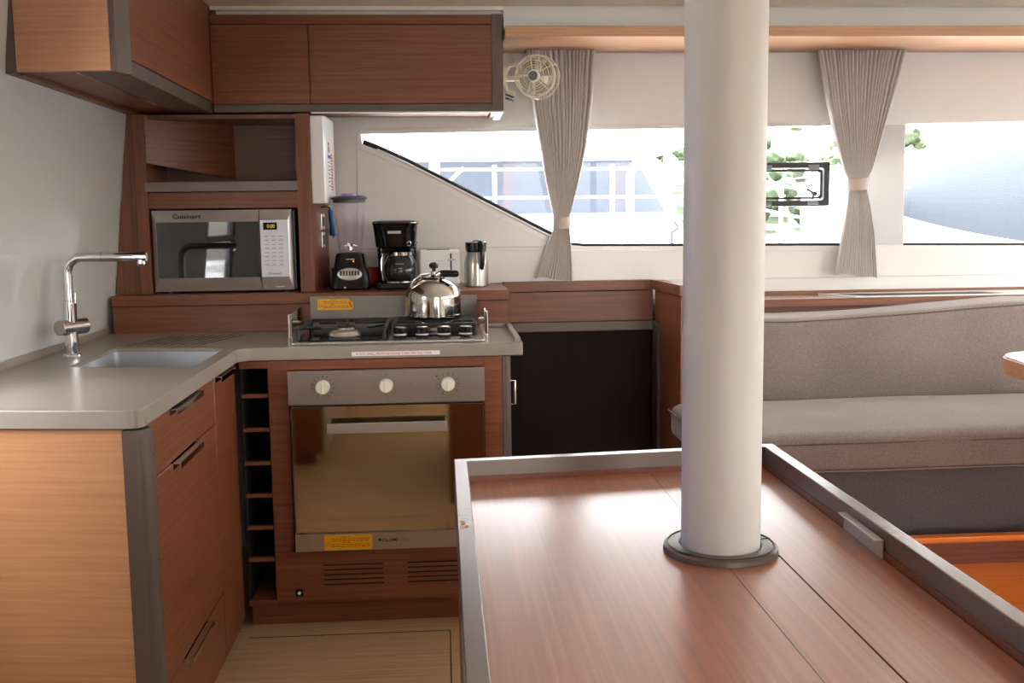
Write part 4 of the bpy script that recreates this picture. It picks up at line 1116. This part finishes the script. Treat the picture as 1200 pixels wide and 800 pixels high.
# ================================================================== SOFA
so = thing('sofa', 'long greige fabric sofa with seat and back cushion, right of the white post', 'sofa', (1.9, 3.3, .18))
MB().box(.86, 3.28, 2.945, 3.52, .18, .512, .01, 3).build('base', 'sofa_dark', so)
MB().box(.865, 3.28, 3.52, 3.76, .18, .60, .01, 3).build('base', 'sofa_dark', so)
def seat_fn(p, u):
    z = p.z+(.012*(1-u.x**2)*(1-u.y**2) if u.z > .9 else 0)+.0035*noise.noise(Vector((p.x*5, p.y*6, p.z*4)))
    y = p.y+.05*(p.x-.8)/2.4*0+.004*noise.noise(Vector((p.x*3+7, p.y*3, p.z*7)))
    return (p.x, y+.018*(p.x-1), z)
sc = MB().cushion(.79, 3.27, 2.885, 3.505, .514, .632, .034, (60, 14, 8), seat_fn).build('seat_cushion', 'sofa', so, ang=70)
def seam_pts(y, z, x0=.82, x1=3.25): return [(x, y+.018*(x-1)+.004*noise.noise(Vector((x*3, 1, 2))), z+.003*noise.noise(Vector((x*4, 5, 3)))) for x in [x0+(x1-x0)*i/50 for i in range(51)]]
mb = MB().tube(seam_pts(2.887, .607), .0028, 6)
mb.tube(seam_pts(2.890, .527), .0028, 6)
mb.tube([(.787, 2.90+.6*i/20, .606) for i in range(21)], .0026, 6)
mb.build('piping', 'piping', sc)
def back_fn(p, u):
    t = (p.z-.56)/.37
    y = p.y+.07*t-.02*(1-u.x**2)*(1-u.z**2)*(1 if u.y < 0 else 0)
    lift = .030*max(0, min(1, (p.x-1.25)/.9))-.006
    sag = .010*math.sin(p.x*3.1+.6)*(1 if u.z > .3 else 0)
    z = p.z+(lift+sag+.008*(u.y+1))*max(0, t)+.004*noise.noise(Vector((p.x*6, p.y*6, p.z*6)))
    return (p.x, y+.006*noise.noise(Vector((p.x*4, 3, p.z*5))), z)
bc = MB().cushion(.868, 3.27, 3.545, 3.685, .595, .922, .022, (60, 8, 16), back_fn).build('back_cushion', 'sofa', so, ang=70)
def bseam(y, z):
    out = []
    for i in range(61):
        x = .89+2.36*i/60
        lift = .030*max(0, min(1, (x-1.25)/.9))-.006; sag = .010*math.sin(x*3.1+.6)
        out.append((x, y+.07*(z-.56)/.37+.006*noise.noise(Vector((x*4, 3, z*5))), z+lift+sag))
    return out
mb = MB().tube(bseam(3.546, .912), .003, 6); mb.tube([(x, y, z+.016) for x, y, z in bseam(3.676, .917)], .003, 6)
mb.build('piping', 'piping', bc)

# ================================================================== DINING TABLE
dt = thing('saloon_table', 'white-topped table with oak edge cut off at the right margin', 'table', (2.1, 2.3, .18))
top = [(1.56, 2.70)]
def tabpoly(e):
    # left end with rounded corner
    return round_poly([(1.42-e, 1.5), (1.575-e, 2.815+e), (2.9+e, 2.96+e), (2.9+e, 1.5)], .12, 8)
MB().prism(tabpoly(-.004), 'z', .876, .882, bev=.001).build('top', 'table_white', dt)
MB().prism(tabpoly(0), 'z', .832, .8765, bev=.002).build('edge', wood('oak table edge', (206, 148, 104), (176, 120, 80), 'x'), dt)
MB().cyl((2.2, 2.3, .20), (2.2, 2.3, .832), .06, n=32).build('pedestal', 'polished', dt)
MB().lathe((2.2, 2.3, .1805), [(0, 0), (.2, 0), (.2, .012), (.08, .022), (0, .022)], 40).build('foot', 'polished', dt)

# ================================================================== ORANGE BOX
ob_ = thing('wooden_box', 'open orange varnished wooden box on the floor in front of the sofa', 'box', (1.55, 2.5, .18))
MB().box(1.02, 1.98, 2.835, 2.860, .1805, .312, .003).build('back_board', wood('shaded varnished wood', (132, 62, 16), (92, 42, 10), 'x', rough=.3), ob_)  # brown instead of orange to paint the shade inside the box
MB().box(1.02, 1.98, 2.828, 2.862, .3125, .331, .004).build('back_rim', 'wood_orange', ob_)
MB().box(1.02, 1.045, 2.10, 2.835, .1805, .330, .003).build('side_board', 'wood_orange', ob_)
MB().box(1.955, 1.98, 2.10, 2.835, .1805, .330, .003).build('side_board', 'wood_orange', ob_)
MB().box(1.02, 1.98, 2.075, 2.10, .1805, .330, .003).build('front_board', 'wood_orange', ob_)
MB().box(1.045, 1.955, 2.10, 2.835, .22, .245).build('bottom_board', 'wood_orange', ob_)

sd_ = struct(MB().prism([(4.06, .80), (5.4, .76), (5.4, .55), (4.06, .55)], 'x', -6, 8).build('unseen_deck_floor', 'boat_white'))  # unseen white deck added to bounce daylight up onto pelmet and ceiling
struct(MB().box(-3.2, -1.26, -6, 4.06, .55, .80).build('unseen_deck_floor', 'boat_white'))  # its unseen counterpart along the left hull
ro_ = thing('sun_block_roof', 'unseen white roof added behind the viewer to keep sun out', 'roof', (1, -4.2, 2.1))  # out of view; added to keep direct sun off the cabin interior
MB().box(-2.2, 4.4, -5.8, -2.72, 2.10, 2.16, .02).build('panel', 'boat_white', ro_)
MB().box(-2.2, 4.4, -5.8, -2.72, -.1, 0, .02).build('deck', 'sill_tile', ro_)
# ================================================================== OUTSIDE
wv = struct(MB().box(-60, 120, -60, 160, -1.25, -1.2).build('sea_surface', 'sea'))
wv['kind'] = 'structure'
# neighbouring catamaran seen through the first window
nb = thing('neighbouring_catamaran', 'white catamaran with bluish saloon windows moored outside the left window', 'boat', (1.0, 10, -1.2))
def slab_loft(mb, prof, y0, y1): return mb.prism(prof, 'y', y0, y1)
MB().prism([(-4.5, -1.1), (6.5, -1.1), (7.4, 1.02), (-5.0, 1.02)], 'y', 8.6, 12.5, bev=.08).build('hull', 'boat_white', nb)
MB().prism([(-1.2, 1.0), (2.25, 1.0), (1.85, 1.86), (-.9, 1.86)], 'y', 9.3, 12.0, bev=.05).build('coachroof', 'boat_white', nb)
MB().prism([(-1.8, 1.86), (2.0, 1.84), (2.3, 1.95), (1.9, 2.14), (-.5, 2.24), (-2.0, 2.16)], 'y', 8.9, 12.3, bev=.05).build('hardtop', 'boat_white', nb)
MB().prism([(-.02, 1.33), (2.05, 1.33), (1.78, 1.80), (.0, 1.80)], 'y', 9.27, 9.299).build('saloon_window', 'boat_blue', nb)
MB().prism([(-.9, 1.33), (-.1, 1.33), (-.1, 1.80), (-.9, 1.80)], 'y', 9.27, 9.299).build('saloon_window', 'boat_blue', nb)
for x in (.55, .95, 1.55): MB().prism([(x, 1.38), (x+.10, 1.38), (x+.10, 1.78), (x, 1.78)], 'y', 9.262, 9.269).build('window_curtain', 'boat_mauve', nb)
rl = thing('guard_rail', 'white tubular guard rail with hooped gate outside the left window', 'railing', (.9, 8.75, 1.02))
for x in (2.62, 2.95, 3.3): MB().cyl((x, 8.75, 1.02), (x, 8.75, 1.74-.25*(x-2.2)/1.2), .018, n=10).build('stanchion', 'boat_white', rl)
for x in (-1.4, -.45, .46, 1.47):
    MB().cyl((x, 8.75, 1.02), (x, 8.75, 1.74), .018, n=10).build('stanchion', 'boat_white', rl)
for z in (1.70, 1.46): MB().tube([(-2.4, 8.75, z), (0, 8.75, z+.005), (2.2, 8.75, z), (3.4, 8.75, z-.25)], .011, 8).build('rail', 'boat_white', rl)
hoop = [(1.62, 8.72, 1.02), (1.62, 8.72, 1.62)]+[(1.76-.14*math.cos(a*PI/10), 8.72, 1.64+.13*math.sin(a*PI/10)) for a in range(0, 9)]+[(2.08, 8.72, 1.02)]
MB().tube(hoop, .034, 12).build('hoop', 'boat_white', rl)
MB().tube([(2.0, 8.70, 1.25), (2.03, 8.68, 1.19), (1.97, 8.69, 1.15), (1.98, 8.69, 1.02)], .014, 8).build('rope', 'boat_pale', rl)
MB().tube([(-.05, 8.8, 1.7), (-.25, 8.8, 1.4), (-.45, 8.8, 1.02)], .02, 8).build('brace', 'boat_white', rl)
MB().tube([(.2, 8.8, 1.72), (-.1, 8.8, 1.45)], .014, 8).build('brace', 'boat_white', rl)

# large rounded motor yacht outside the right window
my = thing('motor_yacht', 'rounded white yacht with a huge pale blue side, outside the right window', 'boat', (5, 9, -1.2))
def yring(k):
    pass
mb = MB()
rows = []
N = 40
def shape(u):
    # u 0..1 along the length from the pointed left end; returns top, bottom
    s = math.sin(min(1, u*1.15)*PI/2)
    return s
rows = []
for i in range(N+1):
    u = i/N; x = 2.75+u*6.5
    w = math.sin(min(1.0, u*1.4+.0)*PI/2)**.55 if u > 0 else .02
    top = 1.50+.50*w; bot = -1.15
    r = []
    for k in range(25):
        a = PI*(k/24)              # cross-section arch
        yy = 7.7+(-.75*w)*math.cos(a)
        zz = bot+(top-bot)*(math.sin(a)**.45)
        r.append((x, yy, zz))
    rows.append(r)
mb.sheet(rows); mb.build('hull', 'boat_white', my)
# blue side panel: an elliptical blister standing slightly proud of the near side
mb = MB(); rows = []
for i in range(33):
    u = i/32; x = 3.0+u*3.6
    w = math.sin(min(1, u*1.5)*PI/2)**.6 if u > 0 else 0
    zt = 1.40+.40*w; zb = 1.40-.42*w
    rows.append([(x, 6.98-.25*w-.03*math.sin(PI*k/10), zb+(zt-zb)*k/10) for k in range(11)])
mb.sheet(rows, .03); mb.build('side_panel', 'boat_pale', my, ang=1)
mb = MB().prism([(3.7, 1.50), (3.85, 1.50), (3.85, 1.62), (3.7, 1.62)], 'y', 6.60, 6.605)

# awning outside the hull window to the left (mirrored in the microwave door)
aw = thing('canvas_awning', 'blue canvas awning outside, mirrored in the microwave door', 'awning', (-4, 1.5, 1.2))
MB().prism([(1.0, 1.25), (4.0, 1.25), (4.0, 3.4), (1.0, 3.4)], 'x', -4.05, -4.0).build('canvas', 'canvas', aw)
MB().tube([(-3.95, .8, 1.3), (-3.95, 4.2, 1.36)], .02, 8).build('pole', 'boat_white', aw)
MB().box(-4.6, -4.1, .5, 4.5, -1.2, 1.1, .05).build('bulwark', 'boat_white', aw)

# hillside with trees and houses
mb = MB(); rows = []
for i in range(41):
    x = -30+i*4.0
    rows.append([(x, 58+j*6+2*math.sin(i*.7), -1.3+(j/10)**.9*(12+3*math.sin(i*.35)+1.5*noise.noise(Vector((i*.5, j*.6, 0))))) for j in range(11)])
hl = struct(mb.sheet(rows).build('hillside', 'hill'))
def hill_z(x, y): 
    j = max(0, (y-58)/6)
    return -1.3+(min(10, j)/10)**.9*12
rt = random.Random(11)
LT = ['round pale green tree on the hillside seen through the windows', 'round deep green tree on the hillside seen through the windows']
def tree(x, y, h, k):
    z0 = hill_z(x, y)-.4
    t = thing('hillside_tree', LT[k], 'tree', (x, y, z0), 'trees on the hillside')
    MB().cyl((x, y, z0), (x, y, z0+h*.5), h*.05, h*.03, 8).build('trunk', 'bark', t)
    bm = bmesh.new()
    for q in range(7):
        c = Vector((x+rt.uniform(-.3, .3)*h, y+rt.uniform(-.25, .25)*h, z0+h*(.45+rt.uniform(0, .42)))); r = h*rt.uniform(.18, .28)
        t2 = bmesh.new(); bmesh.ops.create_icosphere(t2, subdivisions=3, radius=1)
        for v in t2.verts:
            n_ = v.co.normalized(); v.co = c+n_*r*(1+.45*noise.noise(n_*3.2+c)+.25*noise.noise(n_*8+c))
        me = bpy.data.meshes.new('t'); t2.to_mesh(me); t2.free(); bm.from_mesh(me); bpy.data.meshes.remove(me)
    m_ = MB(); m_.bm.free(); m_.bm = bm
    m_.build('crown', ('leaf_b', 'leaf')[k], t, ang=180)
spots = []
for i in range(6):
    for j in range(8):
        spots.append((19+i*4.6+rt.uniform(-.6, .6)+(2.3 if j % 2 else 0), 62+j*5+rt.uniform(-.6, .6), rt.uniform(3.0, 4.2), rt.randrange(2)))
spots = [q for q in spots if not any(abs(q[0]-hx0) < hw0/2+2.2 and -2.4 < q[1]-hy0 < 6.4 for hx0, hy0, hw0 in ((21.5, 76, 5), (33, 88, 6), (43, 84, 3)))]
for s_ in spots: tree(*s_)
for (x, y, w, h, l) in ((21.5, 76, 5, 2.6, 'white hillside house with dark windows, beyond the portlight'), (33, 88, 6, 3.2, 'white hillside house with dark windows, above the right-hand yacht'), (43, 84, 3, 2.2, 'small white hillside house far right above the yacht')):
    z0 = hill_z(x, y)-.6
    hs = thing('hillside_house', l, 'house', (x, y, z0), 'houses on the hillside')
    MB().box(x-w/2, x+w/2, y, y+4, z0, z0+h+.6).build('wall', 'house', hs)
    MB().box(x-w/2-.3, x+w/2+.3, y-.3, y+4.3, z0+h+.6, z0+h+.85).build('roof', 'house', hs)
    for k in range(3): MB().box(x-w/2+w*(k+.5)/3-.4, x-w/2+w*(k+.5)/3+.4, y-.05, y-.001, z0+h*.45, z0+h*.85).build('window', 'house_win', hs)

# ================================================================== LIGHT
W = bpy.data.worlds.new('sky'); SC.world = W; W.use_nodes = True
nt = W.node_tree; bg = nt.nodes['Background']
sky = nt.nodes.new('ShaderNodeTexSky'); sky.sky_type = 'NISHITA'
sky.sun_disc = False; sky.sun_elevation = math.radians(58); sky.sun_rotation = math.radians(200); sky.air_density = 1.2; sky.dust_density = 2.5; sky.ozone_density = 1
hs_ = nt.nodes.new('ShaderNodeHueSaturation'); hs_.inputs['Saturation'].default_value = .16
nt.links.new(sky.outputs['Color'], hs_.inputs['Color']); tn_ = nt.nodes.new('ShaderNodeMix'); tn_.data_type = 'RGBA'; tn_.blend_type = 'MULTIPLY'; tn_.inputs[0].default_value = 1
tn_.inputs[7].default_value = (1, .97, .94, 1)
nt.links.new(hs_.outputs['Color'], tn_.inputs[6]); nt.links.new(tn_.outputs[2], bg.inputs['Color'])
bg.inputs['Strength'].default_value = .5
sun = bpy.data.lights.new('sun', 'SUN'); sun.energy = 11; sun.angle = math.radians(.6); sun.color = (.97, .98, 1)
so_ = bpy.data.objects.new('sun', sun); COL.objects.link(so_)
so_.rotation_euler = Vector((-.32, -.10, -1)).to_track_quat('-Z', 'Y').to_euler()
def portal(name, loc, rot, sx, sy):
    l = bpy.data.lights.new(name, 'AREA'); l.shape = 'RECTANGLE'; l.size = sx; l.size_y = sy
    l.cycles.is_portal = True
    o = bpy.data.objects.new(name, l); COL.objects.link(o); o.location = loc; o.rotation_euler = rot
portal('portal_front', (.75, WY+.08, 1.4), (-PI/2, 0, 0), 2.2, .55)
portal('portal_front_right', (2.43, WY+.08, 1.4), (-PI/2, 0, 0), 1.2, .55)
portal('portal_door', ((DO[0]+DO[1])/2, -2.72, (DO[2]+DO[3])/2), (PI/2, 0, 0), DO[1]-DO[0], DO[3]-DO[2])
portal('portal_right', (3.38, 1.0, 1.39), (0, PI/2, 0), .68, 5.3)
portal('portal_left', (-1.24, 1.94, 1.24), (0, -PI/2, 0), .60, .72)

# ================================================================== CAMERA
cam = bpy.data.cameras.new('camera'); co = bpy.data.objects.new('camera', cam); COL.objects.link(co)
f, pit, yaw, rol = 1194.1, .11903, .067465, -.01298
cam.sensor_width = 36; cam.lens = f/1200*36; cam.sensor_fit = 'HORIZONTAL'; cam.clip_start = .02; cam.clip_end = 500
fw = Vector((math.sin(yaw)*math.cos(pit), math.cos(yaw)*math.cos(pit), -math.sin(pit)))
rt_ = Vector((math.cos(yaw), -math.sin(yaw), 0)); up = rt_.cross(fw)
r2 = rt_*math.cos(rol)+up*math.sin(rol); u2 = -rt_*math.sin(rol)+up*math.cos(rol)
co.matrix_world = Matrix(((r2.x, u2.x, -fw.x, 0), (r2.y, u2.y, -fw.y, 0), (r2.z, u2.z, -fw.z, 1.28), (0, 0, 0, 1)))
SC.camera = co
SC.view_settings.view_transform = 'Standard'; SC.view_settings.look = 'None'; SC.view_settings.gamma = 1
SC.view_settings.use_curve_mapping = False
SC.view_settings.exposure = 2.12
SC.cycles.max_bounces = 14; SC.cycles.diffuse_bounces = 8; SC.cycles.glossy_bounces = 6; SC.cycles.transparent_max_bounces = 16
SC.cycles.sample_clamp_indirect = 8
SC.cycles.use_denoising = True
